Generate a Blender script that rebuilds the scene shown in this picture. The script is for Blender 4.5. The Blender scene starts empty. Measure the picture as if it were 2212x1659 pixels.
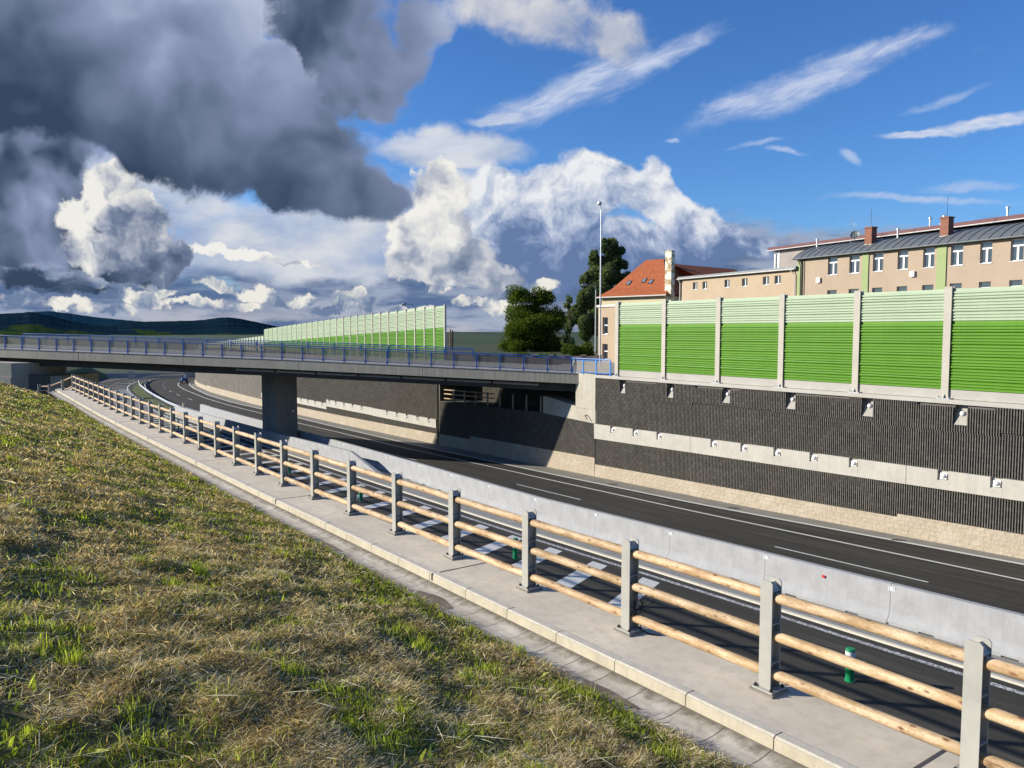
import bpy, math, random
import numpy as np
from mathutils import Vector, Matrix
rnd = random.Random(7)
R = math.radians
sc = bpy.context.scene
col = sc.collection
EYE = 9.5

# ------------------------------------------------------------------ camera
cam = bpy.data.objects.new('camera', bpy.data.cameras.new('camera'))
col.objects.link(cam)
cam.location = (0, 0, EYE)
cam.rotation_euler = (R(90 - 3.91), 0, 0)
cam.data.sensor_width = 36
cam.data.lens = 27.03
cam.data.clip_start = 0.1
cam.data.clip_end = 30000
sc.camera = cam
sc.view_settings.view_transform = 'Standard'
sc.view_settings.look = 'None'
sc.view_settings.exposure = 0.6
sc.view_settings.gamma = 1
sc.cycles.max_bounces = 4
sc.cycles.transparent_max_bounces = 24

# ------------------------------------------------------------------ node helper
class NB:
    def __init__(s, tree):
        s.dim = '3D'; s.t = tree; s.n = tree.nodes; s.l = tree.links
    def node(s, typ, **kw):
        n = s.n.new(typ)
        for k, v in kw.items(): setattr(n, k, v)
        return n
    def put(s, sock, v):
        if v is None: return
        if isinstance(v, bpy.types.NodeSocket): s.l.new(v, sock)
        else:
            if sock.type in ('RGBA',) and len(v) == 3: v = (*v, 1)
            sock.default_value = v
    def m(s, op, a, b=None, c=None, clamp=False):
        n = s.node('ShaderNodeMath', operation=op); n.use_clamp = clamp
        s.put(n.inputs[0], a); s.put(n.inputs[1], b)
        if c is not None: s.put(n.inputs[2], c)
        return n.outputs[0]
    def vm(s, op, a, b=None, sc_=None):
        n = s.node('ShaderNodeVectorMath', operation=op)
        s.put(n.inputs[0], a)
        if b is not None: s.put(n.inputs[1], b)
        if sc_ is not None: s.put(n.inputs['Scale'], sc_)
        return n.outputs['Value'] if op in ('LENGTH', 'DOT_PRODUCT') else n.outputs[0]
    def mapv(s, v, loc=(0, 0, 0), rot=(0, 0, 0), scale=(1, 1, 1), typ='POINT'):
        n = s.node('ShaderNodeMapping', vector_type=typ)
        s.put(n.inputs['Vector'], v)
        n.inputs['Location'].default_value = loc
        n.inputs['Rotation'].default_value = rot
        n.inputs['Scale'].default_value = scale
        return n.outputs[0]
    def noise(s, v, scale=5, detail=4, rough=.5, dist=0, color=False, lac=2.0):
        n = s.node('ShaderNodeTexNoise'); n.noise_dimensions = s.dim
        s.put(n.inputs['Vector'], v)
        n.inputs['Scale'].default_value = scale; n.inputs['Detail'].default_value = detail
        n.inputs['Roughness'].default_value = rough; n.inputs['Distortion'].default_value = dist
        n.inputs['Lacunarity'].default_value = lac
        return n.outputs[1] if color else n.outputs[0]
    def voro(s, v, scale=5, feature='F1', out=0, rnd_=1, detail=0):
        n = s.node('ShaderNodeTexVoronoi', feature=feature)
        s.put(n.inputs['Vector'], v); n.inputs['Scale'].default_value = scale
        n.inputs['Randomness'].default_value = rnd_
        if 'Detail' in n.inputs: n.inputs['Detail'].default_value = detail
        return n.outputs[out]
    def rng(s, v, a, b, c=0., d=1., smooth=False):
        n = s.node('ShaderNodeMapRange', interpolation_type='SMOOTHSTEP' if smooth else 'LINEAR')
        for i, x in enumerate((v, a, b, c, d)): s.put(n.inputs[i], x)
        if smooth: return n.outputs[0]
        n.clamp = False
        return s.m('MAXIMUM', s.m('MINIMUM', n.outputs[0], max(c, d)), min(c, d))
    def mix(s, f, a, b, blend='MIX'):
        n = s.node('ShaderNodeMix', data_type='RGBA', blend_type=blend)
        s.put(n.inputs['Factor'], f); s.put(n.inputs['A'] if 0 else n.inputs[6], a); s.put(n.inputs[7], b)
        return n.outputs[2]
    def ramp(s, f, stops):
        n = s.node('ShaderNodeValToRGB'); s.put(n.inputs[0], f)
        e = n.color_ramp.elements
        while len(e) < len(stops): e.new(.5)
        for x, (p, c) in zip(e, stops):
            x.position = p; x.color = (*c, 1) if len(c) == 3 else c
        return n.outputs[0]
    def brick(s, v, w, h, mortar=.01, offset=.5, c1=(0, 0, 0), c2=(1, 1, 1), cm=(0, 0, 0), bias=0, smooth=.1):
        n = s.node('ShaderNodeTexBrick', offset=offset)
        s.put(n.inputs['Vector'], v)
        for k, x in (('Color1', c1), ('Color2', c2), ('Mortar', cm)): n.inputs[k].default_value = (*x, 1)
        n.inputs['Scale'].default_value = 1; n.inputs['Mortar Size'].default_value = mortar
        n.inputs['Mortar Smooth'].default_value = smooth; n.inputs['Bias'].default_value = bias
        n.inputs['Brick Width'].default_value = w; n.inputs['Row Height'].default_value = h
        return n.outputs[0], n.outputs[1]
    def uv(s):
        return s.node('ShaderNodeTexCoord').outputs['UV']
    def obj(s):
        return s.node('ShaderNodeTexCoord').outputs['Object']
    def bump(s, h, strength=.3, dist=.02, nrm=None):
        n = s.node('ShaderNodeBump'); s.put(n.inputs['Height'], h)
        n.inputs['Strength'].default_value = strength; n.inputs['Distance'].default_value = dist
        if nrm is not None: s.put(n.inputs['Normal'], nrm)
        return n.outputs[0]
    def sep(s, v):
        n = s.node('ShaderNodeSeparateXYZ'); s.put(n.inputs[0], v); return n.outputs
    def comb(s, x, y, z=0.):
        n = s.node('ShaderNodeCombineXYZ')
        for i, a in enumerate((x, y, z)): s.put(n.inputs[i], a)
        return n.outputs[0]

def srgb(r, g, b):
    f = lambda c: (c/255)/12.92 if c/255 <= .04045 else ((c/255+.055)/1.055)**2.4
    return (f(r), f(g), f(b))

# ------------------------------------------------------------------ sun
SUN_EL = 20.5
SUN_DIR = Vector((-.9936*math.cos(R(SUN_EL)), .1132*math.cos(R(SUN_EL)), math.sin(R(SUN_EL)))).normalized()  # towards the sun
sun = bpy.data.objects.new('sun', bpy.data.lights.new('sun', 'SUN'))
col.objects.link(sun)
sun.data.energy = 5.0
sun.data.angle = R(.53)
sun.data.color = (1, .93, .81)
sun.rotation_euler = (-SUN_DIR).to_track_quat('-Z', 'Y').to_euler()
sun.location = (-60, 0, 60)

# ------------------------------------------------------------------ sky
def ray(px, py):                    # direction of a point of the view, for placing the clouds in the sky
    p = R(3.91); a = (px-1106)/1661; b = (829.5-py)/1661
    return (a, math.cos(p)+b*math.sin(p), -math.sin(p)+b*math.cos(p))
def UW(px, py):
    r = ray(px, py); return (r[0]/r[1], r[2]/r[1])

world = bpy.data.worlds.new('World'); sc.world = world; world.use_nodes = True
def build_sky():
    t = world.node_tree; t.nodes.clear(); b = NB(t); b.dim = '2D'
    sky = b.node('ShaderNodeTexSky', sky_type='NISHITA')
    sky.sun_disc = False
    sky.sun_elevation = R(SUN_EL)
    sky.sun_rotation = math.atan2(SUN_DIR.x, SUN_DIR.y)
    sky.altitude = 300; sky.air_density = 1.0; sky.dust_density = .4; sky.ozone_density = 2.0
    d = b.node('ShaderNodeTexCoord').outputs['Generated']
    x, y, z = b.sep(d)
    ay = b.m('MAXIMUM', b.m('ABSOLUTE', y), .06)
    P = b.comb(b.m('DIVIDE', x, ay), b.m('DIVIDE', z, ay), 0.)
    def warp(v, sc_, amp, det=5, rough=.55, off=0):
        n = b.noise(b.mapv(v, loc=(off, off, off*.3)), sc_, det, rough, color=True)
        sc2 = b.node('ShaderNodeSeparateColor'); b.put(sc2.inputs[0], n)     # no colour-to-vector conversion: it would overflow the shader stack
        return b.vm('ADD', v, b.comb(b.m('MULTIPLY_ADD', sc2.outputs[0], amp, -.5*amp), b.m('MULTIPLY_ADD', sc2.outputs[1], amp, -.5*amp), 0.))
    def blobs(v, L):
        f = None
        for (px, py, rx, ry, rot) in L:
            u, w = UW(px, py)
            ax, ay_ = 1661/rx, 1661/ry        # (plain vector maths: mapping nodes would overflow the shader stack)
            if not rot:
                n = b.node('ShaderNodeVectorMath', operation='MULTIPLY_ADD'); b.put(n.inputs[0], v)
                n.inputs[1].default_value = (ax, ay_, 0); n.inputs[2].default_value = (-u*ax, -w*ay_, 0)
                g = b.m('SUBTRACT', 1., b.vm('LENGTH', n.outputs[0]))
            else:
                cr, sr = math.cos(R(rot)), math.sin(R(rot))
                a_ = b.m('SUBTRACT', b.vm('DOT_PRODUCT', v, (cr*ax, sr*ax, 0)), (u*cr+w*sr)*ax)
                b_ = b.m('SUBTRACT', b.vm('DOT_PRODUCT', v, (-sr*ay_, cr*ay_, 0)), (-u*sr+w*cr)*ay_)
                g = b.m('SUBTRACT', 1., b.m('SQRT', b.m('MULTIPLY_ADD', a_, a_, b.m('MULTIPLY', b_, b_))))
            f = g if f is None else b.m('SMOOTH_MAX', f, g, .12)
        return f
    def relief(v, sc_, det, rough, dx=-.012, dy=.010, k=3.):
        n0 = b.noise(v, sc_, det, rough); n1 = b.noise(b.vm('ADD', v, (dx, dy, 0)), sc_, det, rough)
        return b.m('MULTIPLY', b.m('SUBTRACT', n0, n1), k)
    sx = b.sep(P)
    def voro_f(v, s_, det=3., rough=.55):
        n = b.node('ShaderNodeTexVoronoi', feature='F1', voronoi_dimensions='2D'); b.put(n.inputs['Vector'], v); n.inputs['Scale'].default_value = s_
        n.inputs['Detail'].default_value = det; n.inputs['Roughness'].default_value = rough
        n.normalize = True
        return b.m('SUBTRACT', 1., n.outputs[0])
    def puffrel(v, s_, dx=-.010, dy=.009, k=3., det=2.5):
        return b.m('MULTIPLY', b.m('SUBTRACT', voro_f(v, s_, det), voro_f(b.vm('ADD', v, (dx, dy, 0)), s_, det)), k)
    # open sky: the Nishita blue, lifted a little towards the saturated blue of the photograph
    base = b.node('ShaderNodeHueSaturation'); base.inputs['Saturation'].default_value = 1.12
    base.inputs['Value'].default_value = 1.0
    b.put(base.inputs['Color'], sky.outputs[0])
    STR = .12
    skyc = b.mix(1., base.outputs[0], (.60*STR, .94*STR, 1.42*STR), 'MULTIPLY')
    c = skyc
    Wf = warp(P, 22, .045, 6, .58)            # small billows
    Wb = warp(warp(P, 5, .09, 3, .5, 3.1), 20, .030, 6, .58, 1.7)      # big torn clouds
    Wc = warp(P, 9, .05, 5, .6, 7.7)
    soft = b.noise(b.mapv(P, scale=(1, 2.2, 1)), 6, 6, .55)
    fine = b.noise(b.mapv(P, scale=(1, 1.5, 1)), 26, 6, .6)
    rag = b.noise(warp(P, 9, .05, 2, .5, 4.4), 17, 8, .64)
    # --- low bank of thin grey-blue cloud over the horizon
    low = b.m('ADD', b.rng(sx[1], .02, .19, 1., 0.), b.m('MULTIPLY', b.m('SUBTRACT', soft, .5), 1.3))
    lowx = b.rng(sx[0], .35, .95, 1., .0, True)
    mlow = b.m('MULTIPLY', b.rng(low, .25, .62, 0., 1., True), lowx)
    lowcol = b.mix(b.rng(b.noise(b.mapv(P, scale=(1, 5, 1)), 7, 6, .6), .38, .62, 0., 1., True), srgb(92, 116, 156), srgb(160, 172, 196))
    c = b.mix(mlow, c, lowcol)
    band = b.noise(b.mapv(P, loc=(2, 1, 0), scale=(1, 6, 1)), 5, 6, .6)
    c = b.mix(b.m('MULTIPLY', b.m('MULTIPLY', b.rng(sx[1], .008, .05, 1., 0., True), lowx), b.rng(band, .42, .58, .0, .8)), c, srgb(194, 196, 206))
    c = b.mix(b.m('MULTIPLY', b.rng(b.m('ADD', blobs(Wc, [(600, 590, 330, 42, 2), (250, 620, 330, 26, 0), (1150, 560, 250, 40, 0), (1450, 560, 330, 40, 2)]), b.m('MULTIPLY', b.m('SUBTRACT', band, .5), 1.6)), .0, .7, 0., .85, True), 1.), c, srgb(86, 110, 150))
    # --- pale veil in the middle and upper left
    v1 = b.rng(b.m('ADD', blobs(Wc, [(560, 520, 420, 95, 4), (980, 315, 200, 42, 0), (900, 470, 330, 120, 0), (250, 430, 330, 160, 0), (750, 560, 500, 60, 0)]),
                   b.m('MULTIPLY', b.m('SUBTRACT', soft, .5), .8)), -.05, .45, 0., .95, True)
    c = b.mix(v1, c, b.mix(b.rng(soft, .38, .66), srgb(160, 178, 212), srgb(222, 226, 233)))
    # --- the soft cloud mass right of the centre
    mm = blobs(Wb, [(1230, 440, 200, 88, 8), (1330, 400, 130, 60, -20), (1480, 470, 160, 62, -20), (1130, 480, 170, 115, 0), (1440, 400, 42, 60, 15), (1090, 400, 90, 50, 0),
                    (1250, 560, 300, 80, 0), (1560, 545, 160, 40, 3)])
    mmask = b.rng(b.m('ADD', mm, b.m('MULTIPLY', b.m('SUBTRACT', fine, .5), .5)), .0, .30, 0., 1., True)
    lit = b.m('ADD', b.rng(sx[1], .085, .175, -.06, .86), b.m('ADD', relief(Wb, 9, 6, .6, k=3.2), b.m('MULTIPLY', b.m('SUBTRACT', soft, .5), 1.1)))
    mcol = b.ramp(lit, [(0, srgb(104, 128, 170)), (.3, srgb(142, 160, 196)), (.62, srgb(196, 206, 226)), (1, srgb(240, 242, 245))])
    c = b.mix(mmask, c, mcol)
    # --- cirrus on the right
    def streak(L, seed, lo, hi, st, amp, top, colr):
        nonlocal c
        rot = L[0][4]
        vv = b.mapv(P, loc=(seed, 0, 0), rot=(0, 0, -R(rot)))
        n = b.m('ADD', b.m('MULTIPLY', b.noise(b.mapv(vv, scale=(1, st, 1)), 9, 8, .66, .6), .6), b.m('MULTIPLY', b.noise(b.mapv(vv, rot=(0, 0, .5), scale=(1.2, st*2.4, 1)), 14, 7, .65, .4), .4))
        f = b.m('ADD', blobs(warp(P, 10, .03, 4, .55, seed), L), b.m('MULTIPLY', b.m('SUBTRACT', n, .5), amp))
        fib = b.rng(b.noise(b.mapv(vv, loc=(3, 2, 0), scale=(2.2, st*5, 1)), 11, 6, .6, .8), .34, .62, .6, 1.)
        c = b.mix(b.m('MULTIPLY', b.rng(f, lo, hi, 0., top, True), fib), c, colr)
    streak([(1260, 185, 200, 46, 22), (1400, 130, 190, 26, 22), (1190, 225, 150, 34, 12)], 1.1, -.15, .95, 2.0, 1.5, .95, srgb(205, 216, 240))
    streak([(1075, 262, 85, 17, 0), (950, 318, 170, 26, 3)], 1.9, .0, .6, 2.4, .8, .8, srgb(214, 221, 236))
    streak([(1740, 175, 270, 44, 20), (1610, 215, 120, 26, 18), (1880, 110, 170, 24, 16)], 2.3, -.15, .95, 2.0, 1.5, .95, srgb(203, 214, 240))
    streak([(2040, 218, 120, 12, 17)], 4.3, .0, .8, 2.4, .8, .55, srgb(190, 207, 240))
    streak([(2130, 268, 150, 19, 9), (1990, 292, 110, 12, 2)], 3.7, .0, .55, 2.2, .7, .9, srgb(222, 228, 242))
    streak([(2100, 405, 130, 16, 4), (1980, 430, 260, 11, -3)], 5.9, .0, .8, 2.4, .6, .6, srgb(205, 216, 240))
    streak([(1690, 325, 62, 8, -5), (1640, 308, 70, 9, 6), (1837, 345, 32, 12, -35), (1450, 305, 24, 7, 0)], 6.4, .0, .8, 1.6, .9, .6, srgb(205, 218, 245))
    def along(px0, py0, px1, py1):      # 0 at the first point of the sky, 1 at the second
        a0, a1 = UW(px0, py0), UW(px1, py1)
        dx, dy = a1[0]-a0[0], a1[1]-a0[1]; L2 = dx*dx+dy*dy
        q = b.vm('DOT_PRODUCT', b.vm('SUBTRACT', P, (a0[0], a0[1], 0)), (dx/L2, dy/L2, 0))
        return q
    pfc = {}
    # --- white tower in the centre, smaller cumulus on the horizon
    def cumulus(L, V, base_y, top_y, lo=.0, hi=.22, amp=.55, stops=None, k=4., sc_=13, tone=0., grad=None):
        nonlocal c
        pf = pfc.setdefault(sc_, None) or voro_f(V, sc_*1.6, 2.5); pfc[sc_] = pf
        f = b.m('ADD', b.m('ADD', blobs(V, L), b.m('MULTIPLY', b.m('SUBTRACT', rag, .5), amp*1.3)), b.m('MULTIPLY', b.m('SUBTRACT', pf, .62), .55))
        mask = b.rng(f, lo, hi, 0., 1., True)
        w0, w1 = UW(1106, base_y)[1], UW(1106, top_y)[1]
        lit = b.m('ADD', b.rng(sx[1], w0, w1, .16+tone, .66+tone), b.m('ADD', b.m('ADD', relief(V, sc_*.55, 5, .55, dx=-.02, dy=.014, k=k*.55), b.m('MULTIPLY', b.m('SUBTRACT', pf, .6), 1.1)), b.m('MULTIPLY', b.m('SUBTRACT', rag, .5), .9)))
        lit = b.m('ADD', lit, b.rng(f, lo, hi*4, .20, 0.))
        if grad is not None: lit = b.m('ADD', lit, grad)
        c = b.mix(mask, c, b.ramp(lit, stops))
    white = [(.0, srgb(112, 128, 155)), (.35, srgb(160, 170, 190)), (.6, srgb(206, 209, 216)), (.95, srgb(246, 244, 238))]
    cumulus([(955, 420, 74, 62, 0), (930, 500, 105, 60, 10), (965, 560, 125, 62, -8), (1040, 590, 70, 48, -20), (900, 565, 75, 50, 0), (950, 375, 38, 26, 0), (1075, 610, 45, 22, 0)],
            Wf, 640, 360, stops=white, k=4.6, tone=.10, grad=b.m('MULTIPLY', along(880, 500, 1050, 500), -.22))
    cumulus([(770, 648, 62, 24, 0), (470, 612, 45, 16, -15), (300, 645, 95, 22, -6), (60, 640, 70, 20, 0), (1020, 655, 40, 10, 0), (1165, 620, 50, 24, 0), (875, 668, 60, 12, 0), (350, 628, 60, 14, -10), (520, 665, 50, 10, 0), (240, 668, 80, 12, 0)],
            Wf, 690, 600, lo=.0, hi=.4, amp=1.0, stops=[(.0, srgb(112, 132, 165)), (.35, srgb(158, 170, 190)), (.6, srgb(205, 207, 210)), (.95, srgb(242, 239, 230))], k=6.5, sc_=26, tone=-.10)
    cumulus([(560, 640, 60, 18, -8), (640, 655, 60, 12, 0), (240, 630, 40, 16, 0), (410, 655, 70, 12, 0), (955, 632, 34, 10, 0), (1085, 665, 40, 16, 0), (1180, 690, 40, 14, 0), (140, 655, 60, 14, 0), (720, 672, 50, 12, 0)],
            Wf, 690, 600, lo=.0, hi=.4, amp=1.0, stops=[(.0, srgb(112, 132, 165)), (.35, srgb(158, 170, 190)), (.6, srgb(205, 207, 210)), (.95, srgb(242, 239, 230))], k=6.5, sc_=26, tone=-.10)
    cumulus([(520, 548, 120, 14, -3), (640, 568, 90, 9, -4), (450, 540, 60, 14, 0)], Wf, 600, 530, lo=.0, hi=.4, amp=.7, stops=white, k=4, sc_=20, tone=.15)
    # --- upper cloud in the middle, grey
    cumulus([(1180, 45, 165, 75, -5), (1060, 20, 120, 60, 0), (1290, 60, 110, 55, -20)], Wb, 120, 0, lo=-.05, hi=.75, amp=.8,
            stops=[(.0, srgb(120, 138, 178)), (.45, srgb(158, 172, 202)), (1, srgb(212, 214, 222))], k=2.2, sc_=8, tone=.05)
    Ws = warp(P, 6, .09, 3, .5, 3.1)
    g2 = b.noise(Ws, 4.0, 4, .5)
    def dark(L, V, stops, gl, lo=.0, hi=.10, amp=.28, rk=1.6, rs=7, glo=0., ghi=1.):
        nonlocal c
        f = b.m('ADD', b.m('ADD', blobs(V, L), b.m('MULTIPLY', b.m('SUBTRACT', rag, .5), .75)), b.m('MULTIPLY', b.m('SUBTRACT', dpf, .6), .32))
        mask = b.rng(f, lo, hi+.06, 0., 1., True)
        lit = b.m('ADD', b.m('ADD', gl, b.m('ADD', b.m('MULTIPLY', b.m('SUBTRACT', dpf, .6), .20), b.m('MULTIPLY', b.m('SUBTRACT', rag, .5), .12))), b.m('ADD', relief(V if V is not Wb else Ws, rs, 3.5, .5, dx=-.03, dy=.024, k=rk), b.m('MULTIPLY', b.m('SUBTRACT', g2, .5), .50)))
        lit = b.m('ADD', lit, b.rng(f, lo, lo+.35, .16, 0.))
        c = b.mix(mask, c, b.ramp(lit, stops))
    dpf = voro_f(Wb, 7.5, 3.5, .55)
    ds = [(.0, srgb(56, 74, 98)), (.2, srgb(78, 95, 122)), (.42, srgb(110, 125, 153)), (.7, srgb(142, 155, 188)), (1, srgb(184, 194, 218))]
    dark([(760, 80, 165, 105, -20), (850, 150, 110, 70, 25), (700, 10, 200, 70, 0), (830, 215, 60, 45, 0), (930, 60, 60, 70, 0), (760, 190, 90, 60, 0), (700, 150, 90, 70, 0)], Wb, ds, b.m('ADD', .34, b.m('MULTIPLY', along(700, 200, 960, 150), .36)), hi=.34, rk=1.2)
    # left-hand lower mass
    dark([(60, 430, 150, 130, 0), (120, 545, 240, 62, -4), (260, 585, 110, 40, -8), (40, 300, 170, 120, 0), (-150, 420, 260, 240, 0)], Wb, ds,
         b.m('ADD', .16, b.m('MULTIPLY', along(150, 600, 100, 380), .34)), hi=.20, rk=1.8, rs=8)
    cumulus([(235, 400, 60, 50, 10), (205, 450, 80, 52, 20), (262, 365, 34, 28, 0), (290, 480, 80, 70, 0), (330, 560, 75, 55, 0), (220, 540, 90, 50, 0), (380, 560, 35, 45, 0)], Wf, 600, 370,
            stops=[(.0, srgb(84, 99, 128)), (.33, srgb(120, 133, 160)), (.6, srgb(176, 183, 198)), (.95, srgb(244, 242, 236))], k=4.6, tone=-.02, grad=b.m('MULTIPLY', along(200, 500, 380, 500), -.12))
    dark([(60, 600, 170, 22, -6), (170, 628, 120, 12, -4)], Wf, ds, b.m('ADD', .25, 0.), hi=.6)
    # the big dark cloud across the upper left
    dark([(150, 60, 330, 190, -10), (430, 130, 290, 180, -32), (620, 260, 230, 130, -38), (745, 380, 125, 82, -22), (660, 400, 190, 62, -14), (500, 320, 230, 95, -25), (820, 400, 62, 48, -20), (150, 230, 230, 90, -10),
          (620, 130, 60, 60, 0), (500, 30, 130, 60, 0), (-250, 60, 400, 260, 0), (350, 330, 170, 60, -20), (545, 405, 130, 62, -8), (350, 230, 170, 110, -20), (20, 190, 120, 90, 0)], Wb, ds,
         b.m('ADD', .09, b.m('MULTIPLY', along(545, 420, 650, 130), .60)), hi=.24, rk=1.1, rs=5)
    bg = b.node('ShaderNodeBackground'); b.put(bg.inputs['Color'], c); bg.inputs['Strength'].default_value = .63
    out = b.node('ShaderNodeOutputWorld'); b.l.new(bg.outputs[0], out.inputs[0])
    world.cycles.sampling_method = 'NONE'
build_sky()
#SKYEND
# ------------------------------------------------------------------ frame of the cutting: s runs along the road away from the view, n across it
U = Vector((-.575, .818, 0)); N = Vector((.818, .575, 0))
def W(s, n, z=0.): return Vector((U.x*s+N.x*n, U.y*s+N.y*n, z))
def interp(x, t):
    if x <= t[0][0]: return t[0][1]+(x-t[0][0])*(t[1][1]-t[0][1])/(t[1][0]-t[0][0])
    for (a, b_), (c_, d_) in zip(t, t[1:]):
        if x <= c_: return b_+(d_-b_)*(x-a)/(c_-a)
    return t[-1][1]
HP = [(0, 8.5), (12.8, 8.88), (26.5, 9.29), (37.6, 9.54), (59, 9.95), (80, 10.15), (110, 10.3), (400, 10.3)]
def roadz(s, n):
    n = min(n, 33.26)
    return EYE-(interp(s, HP)-interp(s, [(-100, .055), (70, .055), (125, 0.), (900, 0.)])*(33.26-n))
def footz(s): return roadz(s, 33.26)
def zwalk(s): return interp(s, [(0, 6.02), (5, 5.96), (12, 5.85), (18.7, 5.74), (27, 5.63), (35, 5.53), (43, 5.48), (63, 5.48), (64, 5.48)])
def n_fence(s): return 6.37-.0128*s
def n_kerb(s): return 5.66-.0158*s
def n_grass(s): return 5.17-.0150*s
WALLP = [(-40, 33.26), (58.5, 33.26), (75, 32.9), (92, 32.6), (108, 32.5), (135.7, 33.1), (152, 34.65), (162, 36.4), (170, 39), (176, 43), (180, 50), (182, 60)]
def n_wall(s): return interp(s, WALLP) if s > -40 else 33.26

# ------------------------------------------------------------------ mesh building
class MB:
    def __init__(s): s.v = []; s.f = []; s.u = []
    def quad(s, a, b, c, d, uv=None):
        k = len(s.v); s.v += [tuple(a), tuple(b), tuple(c), tuple(d)]; s.f.append((k, k+1, k+2, k+3)); s.u.append(uv)
    def poly(s, pts, uv=None):
        k = len(s.v); s.v += [tuple(p) for p in pts]; s.f.append(tuple(range(k, k+len(pts)))); s.u.append(uv)
    def hexa(s, p):                 # eight points: bottom loop, top loop
        k = len(s.v); s.v += [tuple(q) for q in p]
        for f in ((3, 2, 1, 0), (4, 5, 6, 7), (0, 1, 5, 4), (1, 2, 6, 5), (2, 3, 7, 6), (3, 0, 4, 7)):
            s.f.append(tuple(k+i for i in f)); s.u.append(None)
    def box(s, c, h, ax=None, ay=None, az=None):   # centre, half sizes, axes
        c = Vector(c); ax = Vector(ax or (1, 0, 0)); ay = Vector(ay or (0, 1, 0)); az = Vector(az or (0, 0, 1))
        ax, ay, az = ax*h[0], ay*h[1], az*h[2]
        s.hexa([c-ax-ay-az, c+ax-ay-az, c+ax+ay-az, c-ax+ay-az, c-ax-ay+az, c+ax-ay+az, c+ax+ay+az, c-ax+ay+az])
    def fbox(s, s0, s1, n0, n1, z0, z1):           # box in the cutting's frame
        s.hexa([W(s1, n0, z0), W(s0, n0, z0), W(s0, n1, z0), W(s1, n1, z0), W(s1, n0, z1), W(s0, n0, z1), W(s0, n1, z1), W(s1, n1, z1)])
    def prism(s, loop, d):          # closed loop of points, extruded by vector d
        k = len(s.v); n = len(loop); d = Vector(d)
        s.v += [tuple(p) for p in loop] + [tuple(Vector(p)+d) for p in loop]
        s.f.append(tuple(range(k+n-1, k-1, -1))); s.u.append(None)
        s.f.append(tuple(range(k+n, k+2*n))); s.u.append(None)
        for i in range(n):
            j = (i+1) % n; s.f.append((k+i, k+j, k+n+j, k+n+i)); s.u.append(None)
    def tube(s, pts, rad, n=8, cap=True):
        k0 = len(s.v); pts = [Vector(p) for p in pts]
        if not hasattr(rad, '__len__'): rad = [rad]*len(pts)
        pr = None
        for i, p in enumerate(pts):
            t = (pts[min(i+1, len(pts)-1)]-pts[max(i-1, 0)]).normalized()
            if pr is None:
                a = Vector((0, 0, 1)) if abs(t.z) < .9 else Vector((1, 0, 0)); pr = t.cross(a).normalized()
            pr = (pr-t*pr.dot(t)).normalized(); q = t.cross(pr)
            for j in range(n):
                a = 2*math.pi*j/n; s.v.append(tuple(p+(pr*math.cos(a)+q*math.sin(a))*rad[i]))
        for i in range(len(pts)-1):
            for j in range(n):
                a = k0+i*n+j; b_ = k0+i*n+(j+1) % n; s.f.append((a, b_, b_+n, a+n)); s.u.append(None)
        if cap:
            s.f.append(tuple(range(k0+n-1, k0-1, -1))); s.u.append(None)
            e = k0+(len(pts)-1)*n; s.f.append(tuple(range(e, e+n))); s.u.append(None)
    def strip(s, L):                # rows of points -> quads between rows
        k = len(s.v); m = len(L[0])
        for r in L: s.v += [tuple(p) for p in r]
        for i in range(len(L)-1):
            for j in range(m-1):
                a = k+i*m+j; s.f.append((a, a+1, a+m+1, a+m)); s.u.append(None)
    def dome(s, c, r, ax, flat=.7, n=10, m=4):     # cap bulging along ax
        ax = Vector(ax).normalized(); t = ax.orthogonal().normalized(); q = ax.cross(t); c = Vector(c); k = len(s.v)
        for i in range(m):
            a = math.pi/2*i/m
            for j in range(n):
                b_ = 2*math.pi*j/n; s.v.append(tuple(c+(t*math.cos(b_)+q*math.sin(b_))*r*math.cos(a)+ax*r*flat*math.sin(a)))
        s.v.append(tuple(c+ax*r*flat))
        for i in range(m-1):
            for j in range(n):
                a = k+i*n+j; b_ = k+i*n+(j+1) % n; s.f.append((a, b_, b_+n, a+n)); s.u.append(None)
        for j in range(n): s.f.append((k+(m-1)*n+j, k+(m-1)*n+(j+1) % n, k+m*n)); s.u.append(None)
    def build(s, name, m, parent=None, loc=(0, 0, 0), smooth=False, local=False):
        loc = Vector(loc)
        v = np.array(s.v, dtype=np.float64).reshape(-1, 3)
        if not local: v = v-np.array(loc)
        me = bpy.data.meshes.new(name)
        me.from_pydata(v.tolist(), [], s.f)
        ul = me.uv_layers.new(name='UVMap')
        wv = v+np.array(loc)
        pn = [None]*len(me.polygons)
        data = np.zeros((len(me.loops), 2))
        for p, uu in zip(me.polygons, s.u):
            li = range(p.loop_start, p.loop_start+p.loop_total)
            if uu is not None:
                for i, q in zip(li, uu): data[i] = q
                continue
            nr = p.normal
            idx = [me.loops[i].vertex_index for i in li]; q = wv[idx]
            if abs(nr.z) > .75:
                data[list(li), 0] = q @ np.array(U); data[list(li), 1] = q @ np.array(N)
            else:
                h = Vector((-nr.y, nr.x, 0)).normalized()
                data[list(li), 0] = q @ np.array(h); data[list(li), 1] = q[:, 2]
        ul.data.foreach_set('uv', data.ravel())
        if smooth: me.polygons.foreach_set('use_smooth', [True]*len(me.polygons))
        for x in (m if isinstance(m, (list, tuple)) else [m]): me.materials.append(x)
        o = bpy.data.objects.new(name, me); col.objects.link(o)
        if parent is not None: o.parent = parent; o.location = loc-world_loc(parent)
        else: o.location = loc
        return o
def world_loc(o):
    p = Vector(o.location)
    return p if o.parent is None else p+world_loc(o.parent)
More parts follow.
